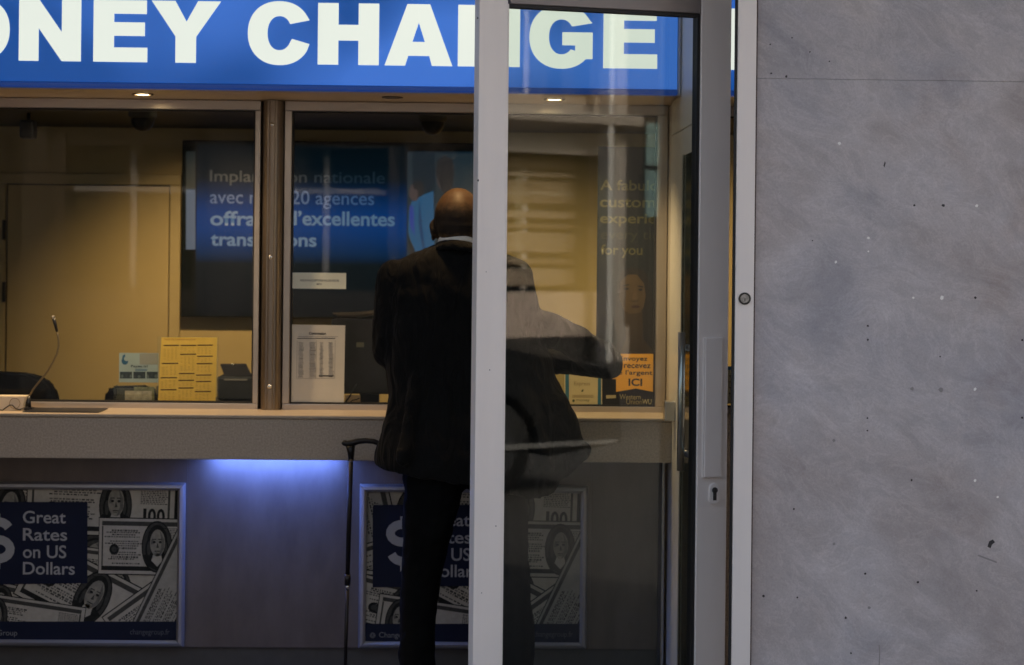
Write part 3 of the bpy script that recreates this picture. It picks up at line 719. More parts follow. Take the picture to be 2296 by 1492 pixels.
# inner pull bar
off = .115
b0 = DP(1529, 745, off); b1 = DP(1527, 1056, off)
ub = b0[0]
mb = MB(); mb.tube([(ub, off, b1[1]), (ub, off, b0[1])], .0105, 18); ph = dlink('pull_bar', mb, BSTEEL, door)
uu = (u2 + u3) / 2 - .012
for py in (781, 1020):
    z = DP(1550, py, .08)[1]
    mb = MB(); mb.tube([(ub + .002, off, z), (ub + .03, off - .002, z), (u2 + .006, off - .03, z), (u2 + .016, T + .0005, z)], .0085, 14); dlink('standoff', mb, BSTEEL, ph)
for z in (.2,):
    mb = MB(); mb.tube([(-.0095, .018, z - .05), (-.0095, .018, z + .05)], .009, 14); dlink('hinge', mb, ALU_D, door)

# polished side wall of the lobby, with a dark glass notice case fixed to it
xg = QX(1523, 6.1)
mb = MB(); mb.box(xg, xg + .02, 5.60, 6.39, 1.912, 2.6, bevel=.001); mb.box(xg, xg + .02, 5.60, 6.39, .0, 1.908, bevel=.001)
o = link('polished_side_wall', mb, mat('polished_cream', (.80, .75, .66), .3, spec=.6, var=.05, vscale=3)); tag(o, 'polished cream side wall mirroring the sign, just left of the door handle', 'wall')
zg1 = 1.818; Yg = 5.9
t = thing('notice_case', 'tall dark glass case with a bright edge on the polished side wall', 'notice case', (xg - .01, 5.75, 0))
mb = MB(); mb.box(xg - .013, xg - .0005, 5.60, Yg, .02, zg1, bevel=.001); link('glass_front', mb, mat('dark_green_glass', (.018, .022, .014), .15), t)
mb = MB(); mb.box(xg - .016, xg - .0005, Yg + .0005, Yg + .004, .02, zg1 + .002); link('edge_trim', mb, mat('glass_edge', (.35, .36, .30), .2, .8, var=.9, vscale=40, aniso=(1, 1, 2)), t)
mb = MB(); mb.box(xg - .018, xg - .0165, Yg - .012, Yg + .004, .02, zg1 + .002); link('edge_strip', mb, BSTEEL, t)
cz0, cz1 = QZ(945, 6.18, 1505), QZ(901, 6.18, 1505)
mb = MB(); mb.box(QX(1493, 6.18), xg - .0005, 6.18, 6.23, cz0, cz1, bevel=.003); o = link('steel_bracket', mb, BSTEEL); tag(o, 'small steel bracket joining the counter end to the side wall', 'bracket')

# ------------------------------------------------------------------ person
YM = 5.95
def J(px, py, dy=0.0): return Q(px, py, YM + dy)
KM = YM / F
man = thing('person', 'man in a black suit and white collar standing at the counter, seen from behind', 'person', (J(1040, 900).x, YM, 0))
SKIN = bpy.data.materials.new('brown_skin'); SKIN.use_nodes = True
n = SKIN.node_tree; b = n.nodes['Principled BSDF']; b.inputs['Roughness'].default_value = .42
b.inputs['Subsurface Weight'].default_value = .05; b.inputs['Subsurface Radius'].default_value = (.01, .004, .002)
tc = n.nodes.new('ShaderNodeTexCoord'); no = n.nodes.new('ShaderNodeTexNoise'); no.inputs['Scale'].default_value = 45; no.inputs['Detail'].default_value = 6
n.links.new(tc.outputs['Object'], no.inputs['Vector'])
r_ = n.nodes.new('ShaderNodeValToRGB'); r_.color_ramp.elements[0].color = (.058, .031, .011, 1); r_.color_ramp.elements[1].color = (.094, .050, .018, 1)
n.links.new(no.outputs['Fac'], r_.inputs[0]); n.links.new(r_.outputs[0], b.inputs['Base Color'])
n2 = n.nodes.new('ShaderNodeTexNoise'); n2.inputs['Scale'].default_value = 240; bu = n.nodes.new('ShaderNodeBump'); bu.inputs['Strength'].default_value = .25; bu.inputs['Distance'].default_value = .001
n.links.new(tc.outputs['Object'], n2.inputs['Vector']); n.links.new(n2.outputs['Fac'], bu.inputs['Height']); n.links.new(bu.outputs[0], b.inputs['Normal'])
HAIR = mat('cropped_hair', (.018, .011, .008), .75, var=.5, vscale=260, bump=.5, bscale=500)

hd = J(1027, 493)                              # skull centre
B = MB()
B.ell(hd + Vector((0, .005, .004)), (.0765, .097, .098)); B.ell(hd + Vector((0, .03, -.055)), (.064, .075, .07)); B.ell(hd + Vector((.0, .052, -.095)), (.045, .05, .04))
B.ell(hd + Vector((0, -.03, -.02)), (.066, .062, .07))
B.cap(hd + Vector((0, .115, -.035)), hd + Vector((0, .098, -.008)), .013, .008); B.ell(hd + Vector((0, .105, -.045)), (.017, .015, .011))
for s_ in (-1, 1):
    B.ell(hd + Vector((s_ * .028, .092, .012)), (.02, .012, .008)); B.ell(hd + Vector((s_ * .03, .088, -.005)), (.014, .012, .010))
    # ear: shell with rim and lobe
    B.ell(hd + Vector((s_ * .080, .010, -.032)), (.008, .020, .031), Euler((R(-10), R(s_ * 12), R(s_ * 22)))); B.ell(hd + Vector((s_ * .079, .014, -.058)), (.007, .010, .012))
B.ell(hd + Vector((0, .098, -.072)), (.026, .014, .006)); B.ell(hd + Vector((0, .096, -.083)), (.022, .014, .006))
B.cap(hd + Vector((.004, -.012, -.06)), J(1034, 590), .058, .066)
B.ell(hd + Vector((0, -.052, -.052)), (.04, .022, .012)); 
# torso and limbs under the clothes
SL, SR_ = J(890, 632), J(1166, 632)
EL, ER = J(876, 782, .03), J(1358, 812, .13)
WL, WR = J(925, 846, .30), J(1178, 800, .31)
B.cap(J(905, 640), J(1150, 640), .05, .05); B.cap(J(1028, 660, .01), J(1045, 960, .02), .085, .095); B.cap(J(965, 700, .01), J(985, 980, .02), .075, .085); B.cap(J(1095, 700, .01), J(1100, 980, .02), .075, .085)
B.cap(J(905, 642), EL, .045, .040); B.cap(EL, WL, .040, .027); B.cap(J(1148, 645), J(1174, 715, .01), .045, .042); B.cap(J(1174, 715, .01), J(1262, 756, .07), .042, .04); B.cap(J(1262, 756, .07), ER, .040, .038); B.cap(ER, WR, .038, .027)
HLp, HRp = J(985, 1030), J(1105, 1030)
KL, KR = J(950, 1250, .03), J(1130, 1270, .04)
AL, AR = J(934, 1560, -.02), J(1150, 1560, .03)
for h_, k_, a_ in ((HLp, KL, AL), (HRp, KR, AR)):
    B.cap(h_, k_, .082, .054); B.cap(k_, a_, .054, .036); B.cap(a_ + Vector((0, -.02, -.04)), a_ + Vector((0, .14, -.055)), .036, .03)
def hand(wr, fwd, side, up):
    """palm, four bent fingers of their own lengths and a thumb leaving the side of the palm"""
    fwd = fwd.normalized(); side = side.normalized()
    p = wr + fwd * .05
    for k in range(4):
        q0 = wr + fwd * .012 + side * (-.020 + .0133 * k) * .7; q1 = wr + fwd * .088 + side * (-.030 + .020 * k)
        B.cap(q0, q1, .0125, .0105)
        L = (.032, .040, .036, .027)[k]; d1 = (fwd - up * .35).normalized(); d2 = (fwd - up * .9).normalized()
        q2 = q1 + d1 * L * 1.1; q3 = q2 + d2 * L * .95
        B.cap(q1, q2, .0095, .0088); B.cap(q2, q3, .0088, .0075)
    t0 = wr + fwd * .022 - side * .026; t1 = t0 + (fwd * .6 - side * .9).normalized() * .036; t2 = t1 + (fwd - side * .35 - up * .2).normalized() * .032
    B.cap(t0, t1, .0135, .0110); B.cap(t1, t2, .0105, .0085)
hand(WL, Vector((.35, .75, -.35)), Vector((-1, .4, 0)), Vector((0, 0, 1)))
hand(WR, Vector((-.9, .30, .1)), Vector((.2, .9, 0)), Vector((0, 0, 1)))
me = remeshed(B, .0062, 3, ())
body = link_mesh('body', me, [SKIN], man)
n = SKIN.node_tree
hl = hd - WM['person'].translation
sp = n.nodes.new('ShaderNodeSeparateXYZ'); n.links.new([x for x in n.nodes if x.type == 'TEX_COORD'][0].outputs['Object'], sp.inputs[0])
def mrange(src, a, b_):
    m = n.nodes.new('ShaderNodeMapRange'); m.interpolation_type = 'SMOOTHSTEP'; m.inputs[1].default_value = a; m.inputs[2].default_value = b_; n.links.new(src, m.inputs[0]); return m.outputs[0]
def mul(a, b_, op='MULTIPLY'):
    m = n.nodes.new('ShaderNodeMath'); m.operation = op
    for i, x in enumerate((a, b_)):
        if hasattr(x, 'is_linked'): n.links.new(x, m.inputs[i])
        else: m.inputs[i].default_value = x
    return m.outputs[0]
n3 = n.nodes.new('ShaderNodeTexNoise'); n3.inputs['Scale'].default_value = 60; n3.inputs['Detail'].default_value = 5; n.links.new([x for x in n.nodes if x.type == 'TEX_COORD'][0].outputs['Object'], n3.inputs['Vector'])
zz_ = mul(sp.outputs['Z'], mul(mul(n3.outputs['Fac'], -.5, 'ADD'), .05), 'ADD')
mask = mul(mul(mrange(zz_, hl.z + .055, hl.z + .015), mrange(zz_, hl.z - .064, hl.z - .042)), mrange(sp.outputs['Y'], hl.y + .075, hl.y + .055))
mask = mul(mask, .88)
mx = n.nodes.new('ShaderNodeMix'); mx.data_type = 'RGBA'; mx.inputs[7].default_value = (.009, .0060, .0040, 1)
bs = n.nodes['Principled BSDF']; src = bs.inputs['Base Color'].links[0].from_socket
n.links.new(mask, mx.inputs[0]); n.links.new(src, mx.inputs[6]); n.links.new(mx.outputs[2], bs.inputs['Base Color'])
n.links.new(mul(mul(mask, .3), .55, 'ADD'), bs.inputs['Roughness']); bs.inputs['Specular IOR Level'].default_value = .3

SUIT = bpy.data.materials.new('black_suit_wool'); SUIT.use_nodes = True
n = SUIT.node_tree; b = n.nodes['Principled BSDF']; b.inputs['Roughness'].default_value = .85; b.inputs['Specular IOR Level'].default_value = .12
b.inputs['Sheen Weight'].default_value = .03; b.inputs['Sheen Roughness'].default_value = .6
tc = n.nodes.new('ShaderNodeTexCoord'); no = n.nodes.new('ShaderNodeTexNoise'); no.inputs['Scale'].default_value = 9; no.inputs['Detail'].default_value = 8
n.links.new(tc.outputs['Object'], no.inputs['Vector']); r_ = n.nodes.new('ShaderNodeValToRGB')
r_.color_ramp.elements[0].color = (.0022, .0022, .0021, 1); r_.color_ramp.elements[1].color = (.0054, .0052, .0047, 1)
n.links.new(no.outputs['Fac'], r_.inputs[0]); n.links.new(r_.outputs[0], b.inputs['Base Color'])
n2 = n.nodes.new('ShaderNodeTexNoise'); n2.inputs['Scale'].default_value = 700; bu = n.nodes.new('ShaderNodeBump'); bu.inputs['Strength'].default_value = .3; bu.inputs['Distance'].default_value = .001
n.links.new(tc.outputs['Object'], n2.inputs['Vector']); n.links.new(n2.outputs['Fac'], bu.inputs['Height'])
mpw = n.nodes.new('ShaderNodeMapping'); mpw.inputs['Rotation'].default_value = (0, .5, 0); mpw.inputs['Scale'].default_value = (1.6, 1, .55); n.links.new(tc.outputs['Object'], mpw.inputs[0])
n4 = n.nodes.new('ShaderNodeTexNoise'); n4.inputs['Scale'].default_value = 11; n4.inputs['Detail'].default_value = 3; n4.inputs['Distortion'].default_value = 1.2; n.links.new(mpw.outputs[0], n4.inputs['Vector'])
bw_ = n.nodes.new('ShaderNodeBump'); bw_.inputs['Strength'].default_value = .8; bw_.inputs['Distance'].default_value = .03
n.links.new(n4.outputs['Fac'], bw_.inputs['Height']); n.links.new(bw_.outputs[0], bu.inputs['Normal']); n.links.new(bu.outputs[0], b.inputs['Normal'])

# jacket: torso loft + sleeves, merged into one cloth surface
B = MB()
rings = [(549, 1029, 52, .066, .0), (558, 1030, 72, .078, 0), (570, 1029, 108, .088, 0), (588, 1029, 146, .100, 0), (610, 1029, 166, .110, 0), (660, 1028, 170, .122, 0), (740, 1029, 164, .126, .005),
         (800, 1050, 184, .128, .01), (850, 1060, 192, .132, .015), (880, 1068, 198, .136, .02), (930, 1077, 212, .145, .02), (985, 1081, 229, .155, .02), (1015, 1087, 241, .158, .02), (1040, 1086, 245, .158, .02), (1058, 1082, 240, .155, .02)]
NS = 48; grid = []
def hemcut(px):
    pts = [(830, 1043), (862, 1050), (905, 1060), (980, 1066), (1060, 1078), (1180, 1112), (1255, 1106), (1258, 1068), (1330, 1012), (1345, 1000)]
    for (a_, ya), (b_, yb) in zip(pts, pts[1:]):
        if a_ <= px <= b_: return ya + (yb - ya) * (px - a_) / (b_ - a_)
    return 1043 if px < 830 else 1000
for (py, cx_, hw, hdp, dy) in rings:
    row = []
    for k in range(NS):
        a_ = 2 * math.pi * k / NS; ca, sa = math.cos(a_), math.sin(a_)
        ca = math.copysign(abs(ca) ** .85, ca); sa = math.copysign(abs(sa) ** .85, sa)
        fold = 1 + (.02 * math.sin(7 * a_ + py * .01) if py > 900 else 0)
        px = cx_ + hw * ca * fold
        yy = py
        if py >= 985: yy = 985 + (hemcut(px) - 985) * (py - 985) / (1058 - 985)
        p = J(px, yy); p.y = YM + dy + hdp * sa * fold
        row.append(B.bm.verts.new(p))
    grid.append(row)
for r0_, r1_ in zip(grid, grid[1:]):
    for k in range(NS): B.bm.faces.new((r0_[k], r0_[(k + 1) % NS], r1_[(k + 1) % NS], r1_[k]))
B.bm.faces.new(grid[0]); B.bm.faces.new(grid[-1][::-1])
B.cap(J(893, 632), EL + Vector((0, 0, .01)), .074, .063); B.cap(EL, WL + (EL - WL) * .12, .058, .044)
MR = J(1262, 752, .07)
B.cap(J(1148, 634), J(1172, 708, .01), .070, .060); B.cap(J(1176, 722, .01), MR, .060, .054); B.cap(MR, ER, .054, .058); B.cap(ER, WR + (ER - WR) * .12, .058, .045)
B.cap(J(1345, 806, .12), ER, .058, .060)
# sleeve creases
rnd = random.Random(3)
for (p0, p1, r0_) in ((J(898, 660), EL, .066), (MR, ER, .058), (ER, WR, .052), (EL, WL, .05)):
    for k in range(5):
        f_ = rnd.uniform(.15, .9); c = Vector(p0).lerp(p1, f_); ax = (p1 - p0).normalized(); o_ = Vector((rnd.uniform(-1, 1), -1, rnd.uniform(-1, 1))); o_ = (o_ - ax * o_.dot(ax)).normalized()
        s2 = ax.cross(o_); B.cap(c + o_ * (r0_ - .012) - s2 * .03 + ax * rnd.uniform(-.02, .02), c + o_ * (r0_ - .012) + s2 * .03, .012, .009)
for (x_, y0_, x2_, y2_) in ((930, 850, 905, 1030), (1010, 870, 1000, 1040), (1180, 890, 1230, 1050), (1100, 880, 1120, 1050)):
    B.cap(J(x_, y0_, -.095), J(x2_, y2_, -.118), .02, .022)
jm = remeshed(B, .0085, 6, ((.13, .020, 'CLOUDS'), (.05, .008, 'CLOUDS')))
link_mesh('jacket', jm, SUIT, man)
# jacket collar and shirt collar: bands round the neck, tilted forward
def band(name, cx_, cy_, rx, ry, h, th, tilt, roll_, m, drop=0.0, flare=0.0):
    B = MB(); n_ = 48; L = []
    c = J(cx_, cy_)
    rot = Euler((tilt, roll_, 0)).to_matrix()
    for (dr, dz) in ((0, 0), (th, -.002), (th + flare, -h), (flare, -h)):
        L.append([B.bm.verts.new(c + rot @ Vector(((rx + dr) * math.cos(2 * math.pi * k / n_), (ry + dr) * math.sin(2 * math.pi * k / n_), dz))) for k in range(n_)])
    for i in range(4):
        for k in range(n_):
            f = B.bm.faces.new((L[i][k], L[i][(k + 1) % n_], L[(i + 1) % 4][(k + 1) % n_], L[(i + 1) % 4][k])); f.smooth = True
    return link(name, B, m, man)
band('shirt_collar', 1030, 541, .0635, .080, .024, .0035, R(-14), R(6), mat('white_cotton', (.72, .69, .63), .7, var=.03, vscale=80), flare=.004)
band('jacket_collar', 1030, 554, .070, .088, .036, .006, R(-14), R(6), SUIT, flare=.016)
# trousers
B = MB()
def leg(pts):
    for (p0, r0_), (p1, r1_) in zip(pts, pts[1:]): B.cap(p0, p1, r0_, r1_)
leg([(J(985, 1020), .115), (J(972, 1100, .0), .094), (J(958, 1200, .01), .079), (J(942, 1310, .02), .066), (J(936, 1400, .01), .058), (J(936, 1500, -.01), .060), (J(938, 1575, -.015), .068)])
leg([(J(1110, 1020), .115), (J(1122, 1110, .02), .090), (J(1127, 1200, .03), .081), (J(1133, 1320, .04), .082), (J(1139, 1400, .03), .083), (J(1140, 1500, .02), .080), (J(1142, 1575, .015), .082)])
B.cap(J(985, 1010), J(1110, 1010), .12, .12)
tm = remeshed(B, .008, 4, ((.10, .020, 'CLOUDS'), (.04, .006, 'CLOUDS')))
link_mesh('trousers', tm, mat('black_trouser_wool', (.0028, .0030, .0032), .9, spec=.08, var=.3, vscale=9, bump=.2, bscale=500), man)
for a_ in (AL, AR):
    B = MB(); B.ell(Vector((a_.x, a_.y + .05, .045)), (.047, .135, .045)); B.ell(Vector((a_.x, a_.y - .03, .06)), (.042, .055, .06)); B.box(a_.x - .045, a_.x + .045, a_.y - .085, a_.y + .175, 0, .02, bevel=.008)
    sm = remeshed(B, .006, 3)
    link_mesh('shoe', sm, mat('black_leather', (.01, .009, .009), .3), man)

# cane
YK = 6.17
KJ = lambda px, py: Q(px, py, YK)
t = thing('walking_cane', 'black walking cane with curved handle leaning against the counter front', 'walking cane', (KJ(772, 1560).x, YK, 0))
mb = MB(); mb.tube([KJ(786, 1000), KJ(787, 1016), KJ(787, 1034)], [.0155, .0115, .0085], 14)
mid = KJ(779, 1300)
mb.tube([KJ(787, 1036), KJ(783, 1165), mid + Vector((0, -.0, 0)), ], [.0078, .0076, .0074], 14); mb.tube([KJ(779.5, 1288), KJ(779, 1312)], [.0105, .0098], 14)
mb.tube([KJ(779, 1321), KJ(775.5, 1440), KJ(772.3, 1566)], [.0062, .006, .006], 14)
link('shaft', mb, mat('black_lacquer', (.006, .005, .005), .38, spec=.3), t)
mb = MB(); mb.tube([KJ(787, 1029), KJ(787, 1034.5)], .0089, 16); link('collar', mb, mat('brass', (.55, .42, .25), .25, 1.0), t)
mb = MB(); mb.tube([KJ(779, 1313), KJ(778.8, 1319)], .0078, 16); link('collar', mb, mat('nickel', (.6, .58, .55), .25, 1.0), t)
mb = MB(); mb.tube([KJ(767.5, 991), KJ(771, 993.5), KJ(779, 995.5), KJ(790, 994), KJ(803, 990), KJ(820, 988.5), KJ(838, 990), KJ(852, 996), KJ(858, 1004)], [.006, .0095, .0105, .0115, .0098, .009, .009, .0085, .006], 16)
link('handle', mb, MATS['black_lacquer'], t)
mb = MB(); mb.tube([KJ(772.3, 1562), KJ(771.9, 1588)], [.009, .0105], 16); link('rubber_tip', mb, RUBBER, t)

# ------------------------------------------------------------------ teller room
YB = 8.45                                    # back wall
zcl = QZ(287, YB, 300)                       # ceiling
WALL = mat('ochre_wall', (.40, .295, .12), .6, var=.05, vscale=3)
mb = MB(); mb.box(-2.9, 2.6, YB, YB + .1, 0, zcl + .1); o = link('back_wall', mb, WALL); tag(o, 'plain ochre back wall of the teller room', 'wall')
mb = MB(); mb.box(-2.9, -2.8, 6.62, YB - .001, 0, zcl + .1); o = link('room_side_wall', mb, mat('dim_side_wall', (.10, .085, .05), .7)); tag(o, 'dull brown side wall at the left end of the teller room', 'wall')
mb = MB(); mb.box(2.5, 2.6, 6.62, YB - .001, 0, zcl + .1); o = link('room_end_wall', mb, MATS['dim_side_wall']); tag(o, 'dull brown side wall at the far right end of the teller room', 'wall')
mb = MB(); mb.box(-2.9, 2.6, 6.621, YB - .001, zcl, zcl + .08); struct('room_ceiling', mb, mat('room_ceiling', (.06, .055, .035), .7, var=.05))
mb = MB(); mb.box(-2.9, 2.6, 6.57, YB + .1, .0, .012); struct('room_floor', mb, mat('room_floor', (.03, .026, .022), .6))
mb = MB(); mb.box(-2.8, 2.4, 6.60, 6.95, .905, .935, bevel=.003); o = link('worktop', mb, mat('dark_worktop', (.03, .028, .026), .4, var=.2)); tag(o, 'dark worktop behind the glass at counter height', 'worktop')
# door in the back wall
dx0, dx1 = QX(14, YB, 650), QX(381, YB, 650); dz1 = QZ(414, YB, 200)
t = thing('room_door', 'closed ochre door with flat frame in the teller room\'s back wall', 'door', ((dx0 + dx1) / 2, YB, 0))
DOORC = mat('ochre_door', (.42, .31, .13), .5, var=.04, vscale=4)
mb = MB(); mb.box(dx0 + .006, dx1 - .006, YB - .010, YB - .0005, .02, dz1 - .006, bevel=.002); link('panel', mb, DOORC, t)
fw = 24 * YB / F
mb = MB(); mb.box(dx1, dx1 + fw, YB - .028, YB - .0005, .02, dz1 - .0005, bevel=.004); mb.box(dx0 - fw, dx0, YB - .028, YB - .0005, .02, dz1 - .0005, bevel=.004); mb.box(dx0 - fw, dx1 + fw, YB - .028, YB - .0005, dz1, dz1 + fw, bevel=.004)
link('frame', mb, mat('ochre_frame', (.40, .30, .13), .45, var=.04), t)
mb = MB(); mb.box(dx0 + .0005, dx0 + .0055, YB - .006, YB - .001, .02, dz1); mb.box(dx1 - .0055, dx1 - .0005, YB - .006, YB - .001, .02, dz1); mb.box(dx0 + .006, dx1 - .006, YB - .006, YB - .001, dz1 - .0055, dz1 - .0005); link('shadow_gap', mb, RUBBER, t)  # black strips fill the door joint in place of its shade
for py in (655, 516):
    mb = MB(); q = Q(9, py, YB - .03); mb.tube([q + Vector((0, -.004, -.045)), q + Vector((0, -.004, .045))], .008, 12); link('hinge', mb, mat('dark_hinge', (.05, .045, .035), .4, .5), t)
# big screen on the back wall
YT = 8.36
sx0, sx1, sy0, sy1 = 407, 1076, 318, 714
t = thing('wall_screen', 'large dark framed screen showing French text on blue, on the back wall', 'screen', (QX(740, YT), YT, QZ(sy1, YT)))
mb = MB(); mb.pbox(sx0, sx1, sy0, sy1, YT, .085, bevel=.004); link('housing', mb, mat('screen_black', (.004, .006, .007), .4, spec=.1), t)
scm = bpy.data.materials.new('screen_blue'); scm.use_nodes = True; n = scm.node_tree; b = n.nodes['Principled BSDF']
b.inputs['Base Color'].default_value = (.003, .004, .007, 1); b.inputs['Roughness'].default_value = .4; b.inputs['Specular IOR Level'].default_value = .1
tc = n.nodes.new('ShaderNodeTexCoord'); sep = n.nodes.new('ShaderNodeSeparateXYZ'); n.links.new(tc.outputs['Generated'], sep.inputs[0])
r_ = n.nodes.new('ShaderNodeValToRGB'); e_ = r_.color_ramp.elements
e_[0].position = 0; e_[0].color = (.001, .004, .006, 1); e_[1].position = 1; e_[1].color = (.001, .005, .008, 1)
for p_, c_ in ((.30, (.001, .006, .010, 1)), (.36, (.002, .026, .085, 1)), (.50, (.003, .048, .21, 1)), (.60, (.003, .045, .20, 1)), (.72, (.002, .020, .07, 1)), (.80, (.001, .007, .014, 1))):
    x_ = e_.new(p_); x_.color = c_
n.links.new(sep.outputs['Z'], r_.inputs[0]); n.links.new(r_.outputs[0], b.inputs['Emission Color']); b.inputs['Emission Strength'].default_value = .62 / GAIN
mb = MB(); mb.pbox(440, 912, 326, 708, YT - .0012, .0010); im = link('image', mb, scm, t)
TX = lambda nm, c: mat(nm, (.02, .02, .02), .4, emit=c, estr=1.0)
t1, t2, t3 = TX('screen_text_dim', (.003, .013, .024)), TX('screen_text_mid', (.034, .075, .16)), TX('screen_text', (.068, .125, .205))
mb = MB(); ppoly(mb, [(417, 425), (438, 425), (438, 560), (417, 560)], YT - .0006, 0); ppoly(mb, [(417, 340), (438, 340), (438, 424), (417, 424)], YT - .0006, 1)
link('image_margin', mb, [TX('screen_margin', (.05, .075, .12)), TX('screen_margin_dim', (.006, .011, .013))], t, normals=False)
Yt = YT - .0016
tline(im, 'Implantation nationale', (472, 384, 862, 418), Yt, t1, .004)
tline(im, 'avec nos 120 agences', (472, 428, 838, 468), Yt, t2, .004)
tline(im, 'offrant', (472, 474, 622, 507), Yt, t3, .022)
tline(im, 'd\u2019excellentes', (645, 474, 885, 507), Yt, t3, .022)
tline(im, 'transactions', (473, 524, 709, 553), Yt, t3, .022)
mb = MB(); Y0 = YT - .0008
pc = [TX('photo_teal', (.002, .010, .018)), TX('photo_coat', (.011, .066, .145)), TX('photo_fold', (.006, .034, .095)), TX('photo_dark', (.012, .012, .014)), TX('photo_skin', (.05, .035, .035)), TX('photo_shirt', (.02, .035, .20)), TX('photo_pale', (.010, .020, .028))]
ppoly(mb, [(912, 340), (1066, 340), (1066, 640), (912, 640)], Y0, 0); Y0 -= .0003
ppoly(mb, [(1028, 350), (1050, 350), (1050, 640), (1028, 640)], Y0, 6); ppoly(mb, [(914, 345), (924, 345), (930, 640), (912, 640)], Y0, 6); Y0 -= .0003
ppoly(mb, [(917, 470), (925, 448), (952, 436), (972, 428), (974, 560), (968, 600), (935, 620), (926, 560), (915, 520)], Y0, 1); ppoly(mb, [(975, 345), (1062, 345), (1062, 640), (975, 640)], Y0, 6); Y0 -= .0003
ppoly(mb, [(940, 446), (946, 500), (958, 600), (948, 560), (938, 500)], Y0, 2); ppoly(mb, [(918, 462), (927, 462), (930, 530), (919, 505)], Y0, 5); ppoly(mb, [(916, 530), (930, 560), (934, 640), (922, 620)], Y0, 3)
ppoly(mb, pell(929, 432, 12, 20), Y0, 4); ppoly(mb, pell(996, 400, 17, 28), Y0, 4); Y0 -= .0003
ppoly(mb, [(925, 416), (930, 406), (942, 405), (950, 412), (951, 430), (946, 440), (936, 444), (938, 428), (928, 424)], Y0, 3)
ppoly(mb, [(976, 390), (980, 362), (996, 348), (1014, 358), (1019, 384), (1014, 424), (1004, 436), (992, 432), (984, 410)], Y0, 3)
link('photo_picture', mb, pc, t, normals=False)

# ceiling cameras
def dome(px, py, label):
    Y = 7.25; c = Vector((QX(px, Y, py), Y, zcl))
    t = thing('dome_camera', label, 'security camera', c, group='dome cameras under the room ceiling')
    mb = MB(); mb.tube([(c.x, c.y, c.z - .0005), (c.x, c.y, c.z - .034), (c.x, c.y, c.z - .042)], [.055, .055, .047], 28); link('mount', mb, mat('camera_mount', (.03, .03, .022), .6), t)
    mb = MB(); mb.ell((c.x, c.y, c.z - .043), (.046, .046, .050), seg=24); link('dome', mb, mat('smoked_dome', (.006, .006, .007), .35, spec=.2), t)
dome(320, 275, 'black dome camera on the ceiling above the ochre door')
dome(970, 275, 'black dome camera on the ceiling above the wall screen')
Ys = 7.6; c = Vector((QX(64, Ys, 275), Ys, zcl))
t = thing('wall_speaker', 'small black speaker hanging from the ceiling near the left edge', 'speaker', c)
mb = MB(); mb.tube([c, c - Vector((0, 0, .03))], .008, 10); link('bracket', mb, BLACK, t)
mb = MB(); mb.box(c.x - .03, c.x + .03, c.y - .035, c.y + .03, c.z - .105, c.z - .0305, bevel=.010); link('body', mb, BLACK, t)

# room lights: shaded pendant spots recessed near the back wall
def room_light(x, y, e, label, ang=92):
    t = thing('ceiling_spot', label, 'light', (x, y, zcl), group='warm recessed spots in the room ceiling')
    mb = MB(); mb.ring((x, y, zcl - .0045), .035, .048, (0, 0, -1), .004); link('trim_ring', mb, ALU_D, t)
    mb = MB(); mb.disc((x, y, zcl - .0015), .034, (0, 0, -1), thick=.001); link('lamp', mb, MATS['lamp_lit'], t)
    ld = bpy.data.lights.new('lamp_beam', 'SPOT'); ld.energy = 2.6 * e / GAIN; ld.color = (1, .70, .36); ld.spot_size = R(ang); ld.spot_blend = 1.0; ld.shadow_soft_size = .03
    lo = bpy.data.objects.new('lamp_beam', ld); C.objects.link(lo); lo.parent = t; lo.location = (0, 0, -.02); lo.rotation_euler = (R(46), 0, 0)
room_light(QX(430, 7.24), 7.24, 32, 'warm spot in the room ceiling above the low cabinet', 84)
room_light(QX(1215, 7.24), 7.24, 18, 'warm spot in the room ceiling above the tall poster', 84)
room_light(QX(1760, 7.24), 7.24, 26, 'warm spot over the right end of the teller room', 84)

# ------------------------------------------------------------------ things behind and on the glass
zw = .935
# yellow rate sheet on a stand behind the glass
YR = 6.66
yb = (QZ(902, YR, 420))
t = thing('rate_sheet', 'yellow sheet of rate tables standing behind the left window', 'notice', (QX(420, YR), YR, zw))
def sheet_poly(mb, pts, Y, th=.0012, mi=0):
    c_ = [Q(p[0], p[1], Y) for p in pts]; mb.prism([(p.x, p.z) for p in c_], (Y, Y + th), mi)
mb = MB(); sheet_poly(mb, [(362, 757), (487, 757), (483, 903), (354, 903)], YR)
YEL = mat('yellow_card', (.80, .52, .085), .55, var=.08, vscale=14)
sh = link('card', mb, YEL, t)
mb = MB(); Yp = YR - .0004
mb2 = MB()
def bar_(x0, x1, y, th=2.6, mi=0): ppoly(mb, [(x0, y - th / 2), (x1, y - th / 2 - .3), (x1, y + th / 2 - .3), (x0, y + th / 2)], Yp, mi)
put_text(mb, 'TAUX DE CHANGE DU JOUR', (368, 759.5, 438, 764.5), Yp, 1, .01)
for x0_, x1_, y_ in ((367, 401, 775), (405, 440, 775), (443, 477, 774.5), (404, 440, 795), (442, 477, 799.5), (363, 399.5, 815.5), (441, 476, 816), (401, 436, 838), (440, 474, 841.5), (360, 397, 847.5), (400, 435, 853.5), (439.5, 473.5, 856), (360, 395.5, 874.5), (400, 434, 870.5), (437, 473, 878.5)):
    bar_(x0_, x1_, y_)
